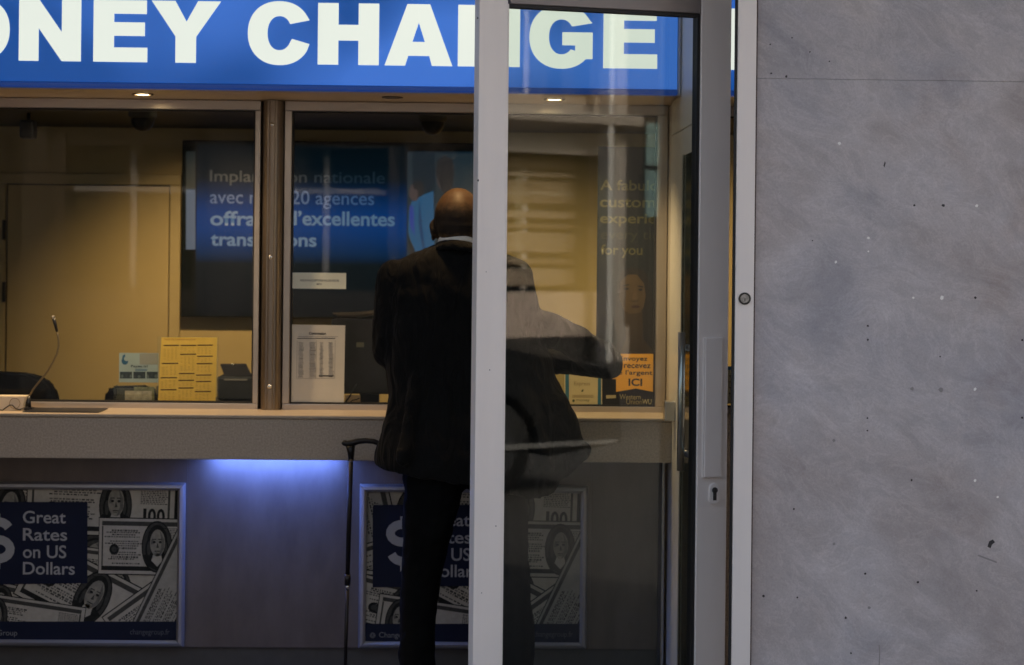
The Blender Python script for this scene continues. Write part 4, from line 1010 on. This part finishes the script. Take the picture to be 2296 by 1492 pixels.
for x0_, x1_, y0_, y1_ in ((366, 400, 779, 810), (404, 439, 779, 792), (442, 476, 779, 796), (404, 438, 799, 834), (442, 475, 803, 813), (363, 398, 820, 844), (441, 474, 820, 838), (401, 435, 842, 851), (439, 473, 845, 853), (360, 396, 852, 871), (400, 434, 858, 868), (438, 472, 860, 875), (359, 394, 879, 900), (399, 433, 875, 900), (437, 471, 883, 900)):
    y_ = y0_ + 1
    while y_ < y1_ - 1.5:
        for f0, f1 in ((.02, .2), (.27, .42), (.52, .68), (.78, .93)):
            if rnd.random() < .85: ppoly(mb, [(x0_ + (x1_ - x0_) * f0, y_), (x0_ + (x1_ - x0_) * (f0 + (f1 - f0) * rnd.uniform(.6, 1)), y_), (x0_ + (x1_ - x0_) * (f0 + (f1 - f0) * rnd.uniform(.6, 1)), y_ + 1.0), (x0_ + (x1_ - x0_) * f0, y_ + 1.0)], Yp, 2)
        y_ += 3.1
link('printed_tables', mb, [mat('brown_ink', (.10, .045, .008), .6), mat('orange_ink', (.45, .20, .03), .6), mat('pale_brown_ink', (.58, .35, .055), .6)], sh, normals=False)
mb = MB(); mb.pbox(352, 490, 755, 904, YR + .004, .003); mb.box(QX(352, YR), QX(490, YR), YR - .012, YR + .05, zw + .0004, zw + .003); link('acrylic_stand', mb, CGLASS, t)
# leaflet holder with card
YL = 6.74
t = thing('leaflet_holder', 'clear leaflet holder with pale blue card left of the yellow sheet', 'leaflet holder', (QX(310, YL), YL, zw))
mb = MB(); mb.pbox(267, 355, 792, 858, YL, .0015); cardo = link('card', mb, mat('pale_blue_card', (.34, .42, .42), .5, var=.05, vscale=10), t)
mb = MB(); Yp = YL - .0004
ppoly(mb, [(313, 793), (354, 793), (354, 818), (313, 818)], Yp, 3)
for x0_, x1_ in ((269, 296), (299, 326), (329, 354)): ppoly(mb, [(x0_, 834), (x1_, 834), (x1_, 849), (x0_, 849)], Yp, 0)
Yp2 = Yp - .0003
for k in range(9): ppoly(mb, pell(274 + 9.5 * k, 843 + rnd.uniform(-3, 2), rnd.uniform(2, 4), rnd.uniform(3, 5), 8), Yp2, 4 + k % 2)
ppoly(mb, pell(280, 810, 7.6, 8.2, 18), Yp2, 1); ppoly(mb, pell(284, 805, 6.0, 5.2, 14), Yp2 - .0003, 2); ppoly(mb, [(273, 808), (275, 798), (280, 794), (281, 799), (277, 804), (276, 810)], Yp2 - .0004, 1)
put_text(mb, 'Payez ici', (294, 819, 331, 825.5), Yp2, 0, .02)
for k in range(2): ppoly(mb, [(303, 828 + 2.6 * k), (330, 828 + 2.6 * k), (330, 829.2 + 2.6 * k), (303, 829.2 + 2.6 * k)], Yp2, 1)
link('print', mb, [mat('card_dark', (.02, .035, .045), .5), mat('card_blue', (.02, .10, .20), .5), MATS['pale_blue_card'], mat('card_grey', (.30, .30, .26), .5), mat('card_photo', (.10, .13, .13), .5), mat('card_photo_dark', (.04, .05, .06), .5)], cardo, normals=False)
mb = MB(); x0_, x1_ = QX(256, YL - .07), QX(352, YL - .07); zt_ = QZ(866, YL - .07, 300)
for (ya, yb_) in ((YL - .07, YL - .068), (YL - .004, YL - .002)): mb.box(x0_, x1_, ya, yb_, zw + .003, zt_)
mb.box(x0_, x0_ + .002, YL - .0675, YL - .0045, zw + .003, zt_ - .001); mb.box(x1_ - .002, x1_, YL - .0675, YL - .0045, zw + .003, zt_ - .001); mb.box(x0_, x1_, YL - .07, YL - .002, zw + .0005, zw + .0028)
link('tray', mb, CGLASS, t)
mb = MB()
for (x0_, x1_, y0_, y1_, dy, mi) in ((280, 340, 877, 902, -.055, 0), (272, 283, 884, 902, -.04, 1), (300, 346, 868, 902, -.03, 2), (262, 300, 870, 902, -.02, 1)):
    mb.pbox(x0_, x1_, y0_, y1_, YL + dy, .004, mi)
link('leaflets', mb, [mat('cream_leaflet', (.46, .38, .26), .6, var=.3, vscale=60), mat('dark_leaflet', (.06, .055, .035), .6, var=.4, vscale=60), mat('green_leaflet', (.20, .19, .09), .6, var=.5, vscale=60)], t)
# printer on a shelf at the back
Ypn = 7.75
mb = MB(); mb.box(QX(470, Ypn), QX(640, Ypn), Ypn - .05, YB - .001, .0, QZ(902, Ypn), bevel=.004); o = link('low_cabinet', mb, mat('dark_cabinet', (.025, .025, .028), .5)); tag(o, 'low dark cabinet under the printer by the back wall', 'cabinet')
t = thing('receipt_printer', 'dark receipt printer with raised lid on the low cabinet', 'printer', (QX(528, Ypn), Ypn, QZ(901, Ypn)))
mb = MB(); x0_, x1_ = QX(488, Ypn), QX(572, Ypn); z0_, z1_ = QZ(901, Ypn) , QZ(846, Ypn)
mb.box(x0_, x1_, Ypn, Ypn + .22, z0_ + .001, z1_, bevel=.010); bd = link('body', mb, mat('blue_grey_plastic', (.018, .022, .029), .75, var=.15, spec=.2), t)
mb = MB(); mb.box(x0_ + .03, x1_ - .03, Ypn - .002, Ypn - .0002, z1_ - .016, z1_ - .011); link('badge', mb, mat('badge_grey', (.2, .2, .2), .4), bd)
mb = MB(); A_ = [Q(494, 819, Ypn + .10), Q(551, 818, Ypn + .10), Q(563, 843, Ypn + .02), Q(503, 843, Ypn + .02)]
vs = [mb.bm.verts.new(p) for p in A_] + [mb.bm.verts.new(p + Vector((0, .012, .004))) for p in A_]
for f_ in ((0, 1, 2, 3), (7, 6, 5, 4), (0, 4, 5, 1), (1, 5, 6, 2), (2, 6, 7, 3), (3, 7, 4, 0)): mb.bm.faces.new([vs[i] for i in f_])
lid = link('lid', mb, BLACK, t)
mb = MB(); mb.ell(Q(522, 818, Ypn + .09), (.009, .005, .004)); link('lid_catch', mb, MATS['screw_head'], lid)
# chairs
def chair(label, pts, Y, px):
    q = [Q(p[0], p[1], Y) for p in pts]
    t = thing('office_chair', label, 'chair', (QX(px, Y), Y + .1, 0.012), group='dark office chairs in the teller room')
    mb = MB(); mb.prism([(p.x, p.z) for p in q], (Y, Y + .07)); bmesh.ops.bevel(mb.bm, geom=mb.bm.edges[:], offset=.014, segments=3, affect='EDGES')
    link('backrest', mb, mat('navy_fabric', (.004, .005, .009), .85, var=.3, vscale=80, spec=.2), t)
    cx_ = QX(px, Y)
    mb = MB(); mb.box(cx_ - .24, cx_ + .24, Y + .09, Y + .53, .44, .52, bevel=.03); link('seat', mb, MATS['navy_fabric'], t)
    mb = MB(); mb.tube([(cx_, Y + .035, .60), (cx_, Y + .05, .42), (cx_, Y + .15, .40), (cx_, Y + .3, .40)], .02, 12); mb.tube([(cx_, Y + .3, .44), (cx_, Y + .3, .10)], .026, 14)
    link('column', mb, BLACK, t)
    for k in range(5):
        a_ = 2 * math.pi * k / 5 + .3; e_ = Vector((cx_ + .28 * math.cos(a_), Y + .3 + .28 * math.sin(a_), .07))
        mb = MB(); mb.tube([(cx_, Y + .3, .10), e_], [.022, .014], 10); mb.tube([e_ + Vector((-.012, 0, -.026)), e_ + Vector((.012, 0, -.026))], .03, 16); link('leg', mb, BLACK, t)
zr = lambda y: y
chair('dark blue office chair with rounded back at the left edge', [(-120, 870), (-80, 842), (-10, 835), (60, 838), (97, 849), (118, 870), (128, 900), (138, 1010), (120, 1100), (-120, 1100), (-140, 1000)], 7.2, -5)
chair('dark office chair half hidden by the leaflet holder', [(232, 902), (236, 876), (248, 868), (330, 866), (350, 880), (356, 1000), (340, 1080), (250, 1080), (236, 1000)], 7.35, 294)
# black keyboard / cable heap on the worktop
t = thing('keyboard', 'black keyboard on the worktop between chair and leaflet holder', 'keyboard', (QX(185, 6.72), 6.72, zw))
mb = MB(); mb.box(QX(128, 6.7), QX(244, 6.7), 6.68, 6.80, zw + .0005, zw + .012, bevel=.003); link('case', mb, BLACK, t)
mb = MB()
for r0_ in range(5):
    for k in range(15):
        x_ = QX(130, 6.7) + .0115 * k + .003; mb.box(x_, x_ + .0095, 6.686 + .022 * r0_, 6.704 + .022 * r0_, zw + .0122, zw + .0185 + .002 * (r0_ % 2), bevel=.001, seg=1)
link('keys', mb, DARKP, t)
# microphone on the counter
YMi = 6.40; zt0 = zc1 + .0125
t = thing('gooseneck_microphone', 'thin gooseneck microphone curving up from the counter', 'microphone', (QX(66, YMi), YMi, zt0))
pts = [(66, 889), (74, 874), (84, 861), (95, 848), (107, 832), (119, 812), (128, 793), (132, 776), (131, 758), (127, 740)]
mb = MB(); mb.tube([Q(a_, b_, YMi) for a_, b_ in pts], .0034, 10); link('gooseneck', mb, mat('bronze_metal', (.30, .24, .14), .3, .9), t)
mb = MB(); mb.tube([Q(128, 744, YMi), Q(124, 728, YMi), Q(119.5, 711, YMi)], [.0045, .0058, .0062], 12); mic = link('microphone', mb, BLACK, t)
mb = MB(); mb.ell(Q(119, 710, YMi), (.0055, .0055, .003)); link('mesh_cap', mb, ALU_D, mic)
q = Q(61, 930, YMi); mb = MB(); mb.box(q.x - .014, q.x + .020, YMi - .014, YMi + .02, zt0, zt0 + .008, bevel=.002); mb.tube([(q.x + .004, YMi, zt0 + .008), Q(63, 902, YMi), Q(66, 888, YMi)], [.010, .010, .0045], 12); link('base', mb, BLACK, t)
# white box with cable
YBx = 6.36
t = thing('intercom_box', 'white intercom box with a black cable on the counter at the left edge', 'intercom', (QX(0, YBx), YBx, zt0))
mb = MB(); x0_, x1_ = QX(-120, YBx), QX(58, YBx); zz = QZ(889, YBx, 20)
mb.prism([(x0_, zt0), (x1_ - .010, zt0), (x1_, zz), (x0_, zz)], (YBx, YBx + .07)); bmesh.ops.bevel(mb.bm, geom=mb.bm.edges[:], offset=.002, segments=2, affect='EDGES')
bx = link('case', mb, mat('cream_plastic', (.66, .56, .42), .45, var=.03), t)
mb = MB(); mb.ring(Q(33, 905, YBx - .0015), .0165, .0185, (0, -1, 0), .0015, 28); link('speaker_ring', mb, mat('tan_plastic', (.30, .20, .11), .5), bx)
mb = MB(); mb.tube([Q(a_, b_, YBx - .006) for a_, b_ in ((-30, 924), (-8, 919), (6, 920), (14, 914), (22, 908.5), (28, 909), (36, 917), (44, 919), (54, 915), (62, 913), (64, 918), (65, 928))], .0019, 8); link('cable', mb, RUBBER, t)
# papers on the middle window
YPp = YW + .0185
t = thing('window_notice', 'small white two line notice taped inside the middle window', 'notice', (QX(715, YPp), YPp, QZ(648, YPp)))
mb = MB(); mb.pbox(655, 776, 612, 648, YPp, .0008); sh = link('paper', mb, [mat('lit_paper', (.82, .83, .68), .7, var=.03)], t)  # paper tone raised to stand for the light on it
tline(sh, "NOUS N'ACCEPTONS PAS LES PIECES", (673, 627, 760, 631.5), YPp - .0004, INK, .01); tline(sh, 'MERCI', (710, 635.5, 721, 639.5), YPp - .0004, INK, .01)
t = thing('price_list', 'large white printed price list standing inside the middle window', 'notice', (QX(711, YPp), YPp, QZ(905, YPp)))
mb = MB(); sheet_poly(mb, [(652, 728), (774, 730), (771, 905), (646, 904)], YPp, .0008); sh = link('paper', mb, PAPER, t)
mb = MB(); Yp = YPp - .0004
put_text(mb, 'Commission', (693, 745, 731, 751), Yp, 0, .03)
ppoly(mb, [(666, 758.5), (752, 758.5), (752, 760), (666, 760)], Yp, 0); ppoly(mb, [(668, 754.5), (758, 755), (758, 756), (668, 756)], Yp, 1)
for x_ in (666, 751.4, 709): ppoly(mb, [(x_, 764), (x_ + .8, 764), (x_ - .6, 849), (x_ - 1.4, 849)], Yp, 1)
ppoly(mb, [(665, 848.5), (750, 848.5), (750, 849.3), (665, 849.3)], Yp, 1)
for k in range(27):
    y_ = 768 + k * 2.95
    for x0_, x1_ in ((668, 682), (693, 709), (716, 726), (736, 749)):
        a_ = x0_ + rnd.uniform(0, 2); ppoly(mb, [(a_, y_), (x1_ - rnd.uniform(0, 4), y_), (x1_ - rnd.uniform(0, 4), y_ + 1.4), (a_, y_ + 1.4)], Yp - .0002, 1 if rnd.random() < .7 else 2)
ppoly(mb, [(715, 842), (748, 842), (748, 844.5), (715, 844.5)], Yp - .0002, 0)
link('printed_table', mb, [INK, mat('grey_ink', (.33, .31, .26), .6), mat('mid_ink', (.2, .19, .16), .6)], sh, normals=False)
mb = MB(); 
for x_ in (708,): mb.pbox(755, 759, 755, 759.5, YPp - .0008, .0003)
mb.bm.clear()
# clear acrylic pen tray: small tan card, pen and lead on the worktop beyond the list
t = thing('desk_card', 'tan card with a black pen across it on the worktop beside the price list', 'card', (QX(792, 6.66), 6.66, zw))
mb = MB(); sheet_poly(mb, [(774, 886), (808, 886), (808, 906), (772, 906)], 6.66, .002); link('card', mb, mat('tan_card', (.46, .33, .19), .6), t)
mb = MB(); mb.tube([Q(774, 903, 6.65), Q(784, 890, 6.65), Q(799, 862, 6.65)], [.0025, .0025, .002], 8); link('pen', mb, BLACK, t)
mb = MB(); mb.tube([Q(a_, b_, 6.652) for a_, b_ in ((783, 905), (790, 898), (800, 896), (806, 893))], .002, 8); link('cord', mb, BLACK, t)
t = thing('desk_monitor', 'dark monitor standing on the worktop behind the man\'s left arm', 'monitor', (QX(830, 6.9), 6.9, zw))
mb = MB(); mb.pbox(742, 905, 716, 884, 6.86, .03, bevel=.004); mo = link('housing', mb, BLACK, t)
mb = MB(); mb.pbox(799, 816, 768, 779, 6.857, .002); link('port_label', mb, mat('label_grey', (.12, .115, .08), .6), mo)
mb = MB(); mb.pbox(806, 850, 884, 904, 6.88, .03); mb.box(QX(790, 6.9), QX(868, 6.9), 6.83, 6.95, zw + .0005, zw + .006); link('stand', mb, BLACK, t)
mb = MB(); mb.tube([Q(746, 703, 6.87), Q(762, 706, 6.87), Q(800, 706, 6.87), Q(850, 700, 6.87)], [.003, .009, .010, .009], 10); o = link('desk_lamp_arm', mb, mat('lamp_arm', (.07, .055, .04), .5, .3)); tag(o, 'slim dull metal lamp bar lying over the desk monitor', 'lamp')
# stickers and poster on the right bay
t = thing('window_sticker', 'pale yellow sticker with blue edges low in the middle window by the elbow', 'sticker', (QX(1308, YPp), YPp, QZ(911, YPp, 1300)))
mb = MB(); sheet_poly(mb, [(1266, 836), (1276, 824), (1344, 824), (1350, 836), (1350, 908), (1266, 908)], YPp, .0006); st = link('backing', mb, mat('sticker_blue', (.03, .16, .25), .5), t)
mb = MB(); Yp = YPp - .0004
sheet = [(1276, 826), (1341, 826), (1340, 907), (1276, 907)]
ppoly(mb, sheet, Yp, 0); ppoly(mb, [(1265.5, 836), (1267.5, 836), (1267.5, 907), (1265.5, 907)], Yp, 0); ppoly(mb, [(1348, 836), (1350, 836), (1350, 907), (1348, 907)], Yp, 0)
put_text(mb, 'Express', (1287, 856, 1323, 867), Yp - .0003, 1, .01)
ppoly(mb, [(1305, 874), (1309, 874), (1307, 879), (1303, 879)], Yp - .0003, 2)
for k in range(3): ppoly(mb, [(1282, 886 + 2.4 * k), (1332, 886 + 2.4 * k), (1330, 887.2 + 2.4 * k), (1284, 887.2 + 2.4 * k)], Yp - .0003, 1)
put_text(mb, 'money', (1292, 896, 1322, 902), Yp - .0003, 2, .0); ppoly(mb, pell(1286, 899, 3, 3.4, 8), Yp - .0003, 2)
link('print', mb, [mat('pale_yellow', (.62, .54, .30), .5), mat('ochre_print', (.34, .28, .13), .5), mat('dark_green_print', (.06, .09, .04), .5)], st, normals=False)
t = thing('orange_sticker', 'black and orange money transfer sticker reading Envoyez et recevez de l\'argent ICI', 'sticker', (QX(1400, YPp), YPp, QZ(912, YPp, 1400)))
mb = MB(); mb.pbox(1334, 1469, 793, 911, YPp + .0008, .0006); st = link('backing', mb, mat('sticker_black', (.008, .008, .009), .35), t)
mb = MB(); sheet_poly(mb, [(1366, 794), (1469, 794), (1469, 880), (1426, 871.5), (1381.5, 879), (1381.5, 850), (1366, 850)], YPp, .0006); link('orange_panel', mb, mat('orange_yellow', (.85, .43, .035), .5, emit=(.85, .40, .03), estr=.0), st)
Yp = YPp - .0003; GOLD, PGOLD = mat('dim_gold', (.30, .25, .10), .5), mat('pale_gold', (.45, .40, .22), .5)
for s_, bx in (('Envoyez', (1389, 799, 1452, 812.5)), ('et recevez', (1377, 815, 1459, 826)), ("de l'argent", (1376, 830, 1463, 844))): tline(st, s_, bx, Yp, INK, .018, 1.03)
tline(st, 'ICI', (1409, 849, 1440, 866), Yp, INK, .03)
tline(st, 'Western', (1389, 884.5, 1437, 896), YPp + .0003, GOLD, .006); tline(st, 'Union', (1404, 895, 1440, 907), YPp + .0003, GOLD, .006); tline(st, 'WU', (1440, 895.5, 1461, 907), YPp + .0003, PGOLD, .02)
mb = MB(); ppoly(mb, [(1359, 886.5), (1381, 886), (1381, 893), (1359, 894)], YPp + .0004, 0); link('pale_bar', mb, PGOLD, st, normals=False)
# tall poster with text and a face, inside behind the right bay
YPo = 6.60
t = thing('tall_poster', 'tall dark poster with yellow English text above a woman\'s face', 'poster', (QX(1440, YPo), YPo, QZ(905, YPo, 1440)))
mb = MB(); mb.pbox(1338, 1575, 330, 905, YPo, .002); ps = link('sheet', mb, mat('poster_black', (.012, .016, .017), .5, var=.15), t)
for s_, bx in (('A fabulous', (1345, 404, 1512, 428)), ('customer', (1345, 445, 1510, 466)), ('experience', (1345, 480, 1532, 509)), ('every time', (1347, 517, 1508, 544)), ('for you', (1347, 549, 1441, 579))):
    tline(ps, s_, bx, YPo - .0005, mat('poster_gold', (.13, .11, .045), .5) if s_ != 'every time' else mat('poster_gold_dim', (.05, .045, .025), .5), .018 if s_ != 'every time' else .0)
mb = MB(); Y0 = YPo - .0004
pts_hair = [(1384, 640), (1392, 610), (1415, 600), (1445, 606), (1460, 640), (1466, 720), (1470, 790), (1440, 795), (1390, 790), (1378, 720)]
ppoly(mb, pts_hair, Y0, 0); Y0 -= .0003
ppoly(mb, [(1398, 690), (1440, 690), (1442, 760), (1470, 795), (1390, 795), (1404, 760)], Y0, 2); Y0 -= .0003
ppoly(mb, [(1388, 668), (1392, 632), (1408, 616), (1428, 616), (1444, 636), (1448, 664), (1443, 690), (1430, 706), (1416, 708), (1398, 694)], Y0, 1); Y0 -= .0003
ppoly(mb, [(1388, 668), (1392, 632), (1402, 620), (1404, 660), (1400, 694)], Y0, 2); ppoly(mb, [(1412, 704), (1432, 702), (1438, 712), (1412, 714)], Y0, 2)
ppoly(mb, [(1416, 672), (1424, 644), (1428, 660), (1430, 672)], Y0, 3); Y0 -= .0003
ppoly(mb, pell(1404, 648, 6, 3, 10), Y0, 0); ppoly(mb, pell(1436, 650, 5, 3, 10), Y0, 0); ppoly(mb, [(1396, 640), (1410, 637), (1411, 640), (1397, 643)], Y0, 0); ppoly(mb, [(1430, 640), (1443, 643), (1442, 646), (1430, 643)], Y0, 0)
ppoly(mb, [(1412, 672), (1422, 676), (1432, 672), (1428, 677), (1416, 677)], Y0, 2); ppoly(mb, pell(1425, 688, 10, 3.5, 12), Y0, 4); ppoly(mb, [(1390, 700), (1398, 730), (1392, 790), (1382, 790)], Y0, 0)
link('portrait', mb, [mat('portrait_hair', (.022, .016, .010), .5), mat('portrait_skin', (.125, .072, .026), .5), mat('portrait_shade', (.072, .041, .015), .5), mat('portrait_light', (.155, .09, .035), .5), mat('portrait_lips', (.065, .026, .012), .5)], ps, normals=False)
# notice in the sliver beyond the door
t = thing('window_sticker', 'pale sticker with blue top edge seen in the gap beside the jamb', 'sticker', (QX(1650, YPp), YPp, QZ(906, YPp, 1650)))
mb = MB(); mb.pbox(1604, 1700, 822, 906, YPp, .0006); st = link('backing', mb, mat('pale_green_card', (.42, .40, .24), .5, var=.1), t)
mb = MB(); ppoly(mb, [(1604, 822), (1700, 822), (1700, 830), (1604, 830)], YPp - .0004, 0)
for k in range(4): ppoly(mb, [(1634, 842 + 13 * k), (1650, 842 + 13 * k), (1650, 845 + 13 * k), (1634, 845 + 13 * k)], YPp - .0004, 1)
link('print', mb, [MATS['sticker_blue'], mat('faded_print', (.22, .2, .12), .5)], st, normals=False)

# ------------------------------------------------------------------ street behind the camera (seen only as reflections in the glass)
YO = -12.0
FST = mat('pale_limestone', (.42, .37, .32), .75, var=.12, vscale=1.2, bump=.15, bscale=6)
GLO = mat('dark_window_glass', (.02, .03, .032), .05, spec=.8)
bw = 2.6; H_ = 9.5
def facade(name, label, x00, bays, stone, sill, pw=.45):
    t = thing(name, label, 'building', (x00 + bw * bays / 2, YO, 0))
    mb = MB()
    for k in range(bays + 1):
        x_ = x00 + bw * k; mb.box(x_ - pw, x_ + pw, YO - .5, YO, 0, H_)
        mb.box(x_ - pw * .55, x_ + pw * .55, YO + .001, YO + .14, .5, H_ - .4); mb.box(x_ - pw * .72, x_ + pw * .72, YO + .001, YO + .22, 0, .5)
    for z0_, z1_ in ((2.9, 3.7), (6.0, 6.7), (9.0, H_)):
        for k in range(bays): mb.box(x00 + bw * k + pw + .001, x00 + bw * (k + 1) - pw - .001, YO - .5, YO - .001, z0_, z1_)
    link('wall', mb, stone, t)
    mb = MB()
    for z_ in (3.3, 6.3, H_ + .02): mb.box(x00 - pw - .02, x00 + bw * bays + pw + .02, YO + .15, YO + .42, z_, z_ + .16, bevel=.02)
    link('cornice', mb, stone, t)
    for k in range(bays):
        mb = MB(); mb.box(x00 + bw * k + pw + .0005, x00 + bw * (k + 1) - pw - .0005, YO - .5, YO + .01, 0, .36); link('plinth', mb, mat('dark_plinth_stone', (.05, .045, .04), .8), t)
        mb = MB(); mb.box(x00 + bw * k + pw + .0005, x00 + bw * (k + 1) - pw - .0005, YO - .45, YO + .02, .361, .98); link('sill_panel', mb, sill, t)
        for z0_, z1_ in ((.981, 2.9), (3.7, 6.0), (6.7, 9.0)):
            mb = MB(); mb.box(x00 + bw * k + pw + .002, x00 + bw * (k + 1) - pw - .002, YO - .40, YO - .37, z0_ + .001, z1_ - .001); wdw = link('window', mb, GLO, t)
            mb = MB(); xm = x00 + bw * (k + .5); mb.box(xm - .04, xm + .04, YO - .37, YO - .33, z0_ + .02, z1_ - .02); mb.box(xm - .8, xm + .8, YO - .369, YO - .335, z0_ + (z1_ - z0_) * .68, z0_ + (z1_ - z0_) * .68 + .07); link('glazing_bar', mb, mat('white_timber', (.55, .53, .5), .5), wdw)
    mb = MB(); mb.box(x00 - pw, x00 + bw * bays + pw, YO - 8, YO - .6, 0, H_ - .1); link('core', mb, stone, t)
    return t
bays = 3; x00 = 5.30
t_build = facade('opposite_building', 'pale stone building with tall windows across the street, mirrored in the door', x00, bays, FST, mat('warm_render', (.56, .45, .38), .7, var=.05, vscale=2), .18)
DST = mat('dark_brown_brick', (.075, .06, .05), .8, var=.2, vscale=3, bump=.15, bscale=8)
facade('brick_building', 'dark brown brick building with tall windows across the street', -16.2, 8, DST, DST)
t = thing('narrow_building', 'narrow dark building with one teal window beside the pale stone one', 'building', (13.62, YO, 0))
mb = MB(); mb.box(13.31, 13.94, YO - 6, YO - .05, 0, 8.2); link('wall', mb, mat('dark_render', (.05, .042, .036), .8, var=.15, vscale=2), t)
mb = MB(); mb.box(13.66, 13.90, YO - .049, YO + .0, 2.05, 3.40, bevel=.01); wdw = link('window', mb, mat('teal_glass', (.22, .34, .34), .25), t)
mb = MB(); mb.box(13.66, 13.90, YO + .001, YO + .03, 2.74, 2.80); link('glazing_bar', mb, RUBBER, wdw)
mb = MB(); mb.box(12.70, 12.80, YO + .15, YO + .40, 0, 8.8, bevel=.02); o = link('downpipe', mb, mat('white_pipe', (.75, .73, .70), .5)); tag(o, 'white boxed pipe on the stone building across the street', 'pipe')
mb = MB(); mb.box(14.0, 40, YO - .3, YO, 0, 2.05, bevel=.02); mb.box(14.0, 40, YO - .36, YO + .06, 2.051, 2.17, bevel=.02); o = link('garden_wall', mb, mat('brown_render', (.22, .16, .11), .8, var=.15, vscale=2)); tag(o, 'low brown wall beside the stone building across the street', 'wall')

for k in (bays - 2, bays - 1):
    for z0_, z1_, c_ in ((1.06, 1.30, 0), (1.36, 1.44, 1), (1.52, 1.80, 0), (1.86, 1.92, 1), (2.0, 2.10, 0), (2.2, 2.52, 1), (2.58, 2.64, 0), (2.7, 2.88, 1)):
        mb = MB(); mb.box(x00 + bw * k + .46, x00 + bw * (k + 1) - .46, YO - .36, YO - .30, z0_, z1_, bevel=.01)
        link('blind_board', mb, mat('pale_board', (.30, .24, .18), .6) if c_ == 0 else mat('brown_board', (.23, .17, .115), .6), t_build)
# car parked at the kerb to the right of the camera
x0c, L_, yc, Wc = 0.42, 4.1, -1.15, 1.7
t = thing('parked_car', 'dark hatchback parked at the kerb, mirrored in the door glass', 'car', (x0c + L_ / 2, yc, 0))
prof = [(0, .32), (.02, .62), (.12, .78), (.95, .93), (1.02, .95), (1.62, 1.37), (1.80, 1.43), (2.6, 1.46), (3.25, 1.40), (3.8, 1.02), (4.02, .95), (4.1, .70), (4.08, .34)]
MX = lambda x_: L_ - x_
body = [(.0, .30)] + prof + [(4.06, .24), (3.62, .24)] + [(3.27 + .36 * math.cos(a_), .30 + .36 * math.sin(a_)) for a_ in [math.pi * k / 10 for k in range(11)]] + [(2.8, .22), (1.45, .22)] + [(1.0 + .36 * math.cos(a_), .30 + .36 * math.sin(a_)) for a_ in [math.pi * k / 10 for k in range(11)]] + [(.56, .24)]
mb = MB()
def tum(z): return 0 if z < .95 else (z - .95) * .42
A_ = [mb.bm.verts.new((x0c + MX(x_), yc + Wc / 2 - tum(z_), z_)) for x_, z_ in body]; B_ = [mb.bm.verts.new((x0c + MX(x_), yc - Wc / 2 + tum(z_), z_)) for x_, z_ in body]
for i in range(len(body)): mb.bm.faces.new((A_[i], A_[(i + 1) % len(body)], B_[(i + 1) % len(body)], B_[i]))
fa = mb.bm.faces.new(A_); fb = mb.bm.faces.new(B_[::-1]); bmesh.ops.triangulate(mb.bm, faces=[fa, fb])
link('body', mb, mat('dark_car_paint', (.006, .007, .009), .5, .0, spec=.25), t)
for s_ in (1, -1):
    mb = MB()
    for poly_ in ([(1.28, .99), (1.72, 1.33), (2.2, 1.36), (2.2, .99)], [(2.28, .99), (2.28, 1.36), (3.05, 1.32), (3.42, 1.03), (3.4, .99)]):
        mb.poly([(x0c + MX(x_), yc + s_ * (Wc / 2 - tum(z_) + .004), z_) for x_, z_ in poly_])
    link('side_window', mb, GLO, t)
    mb = MB(); mb.box(x0c + MX(3.2 - .4), x0c + MX(.05), yc + s_ * (Wc / 2 + .012) - .01, yc + s_ * (Wc / 2 + .012) + .01, .30, .33); link('side_trim', mb, mat('bright_chrome', (.8, .8, .8), .12, 1.0), t)
    mb = MB(); mb.box(x0c + MX(2.5), x0c + MX(2.35), yc + s_ * (Wc / 2 + .02) - .012, yc + s_ * (Wc / 2 + .02) + .012, .82, .85, bevel=.004); link('door_handle', mb, MATS['bright_chrome'], t)
    mb = MB(); mb.ell((x0c + MX(.12), yc + s_ * .6, .66), (.10, .18, .09)); link('headlight', mb, mat('headlight', (.6, .62, .65), .1), t)
    mb = MB(); mb.box(x0c + MX(4.10), x0c + MX(4.03), yc + s_ * .68 - .1, yc + s_ * .68 + .1, .72, .90, bevel=.02); link('tail_light', mb, mat('red_lens', (.35, .02, .02), .2), t)
    for wx in (1.0, 3.27):
        mb = MB(); mb.tube([(x0c + MX(wx), yc + s_ * (Wc / 2 - .18), .30), (x0c + MX(wx), yc + s_ * (Wc / 2 - .01), .30)], .30, 28); wh = link('wheel', mb, RUBBER, t)
        mb = MB(); mb.ring((x0c + MX(wx), yc + s_ * (Wc / 2 - .005), .30), .10, .19, (0, s_, 0), .03, 20); mb.disc((x0c + MX(wx), yc + s_ * (Wc / 2 - .008), .30), .06, (0, s_, 0), 16, thick=.02); link('rim', mb, DARKP, wh)
for pl_ in ([(1.06, .98, .64), (1.60, 1.36, .54)], [(3.78, 1.04, .62), (3.30, 1.38, .54)]):
    (xa, za, ha), (xb, zb_, hb) = pl_; o_ = -.012 if xa < xb else .012
    mb = MB(); mb.poly([(x0c + MX(xa + o_), yc - ha, za + .012), (x0c + MX(xa + o_), yc + ha, za + .012), (x0c + MX(xb + o_), yc + hb, zb_ + .012), (x0c + MX(xb + o_), yc - hb, zb_ + .012)]); link('windscreen', mb, GLO, t)
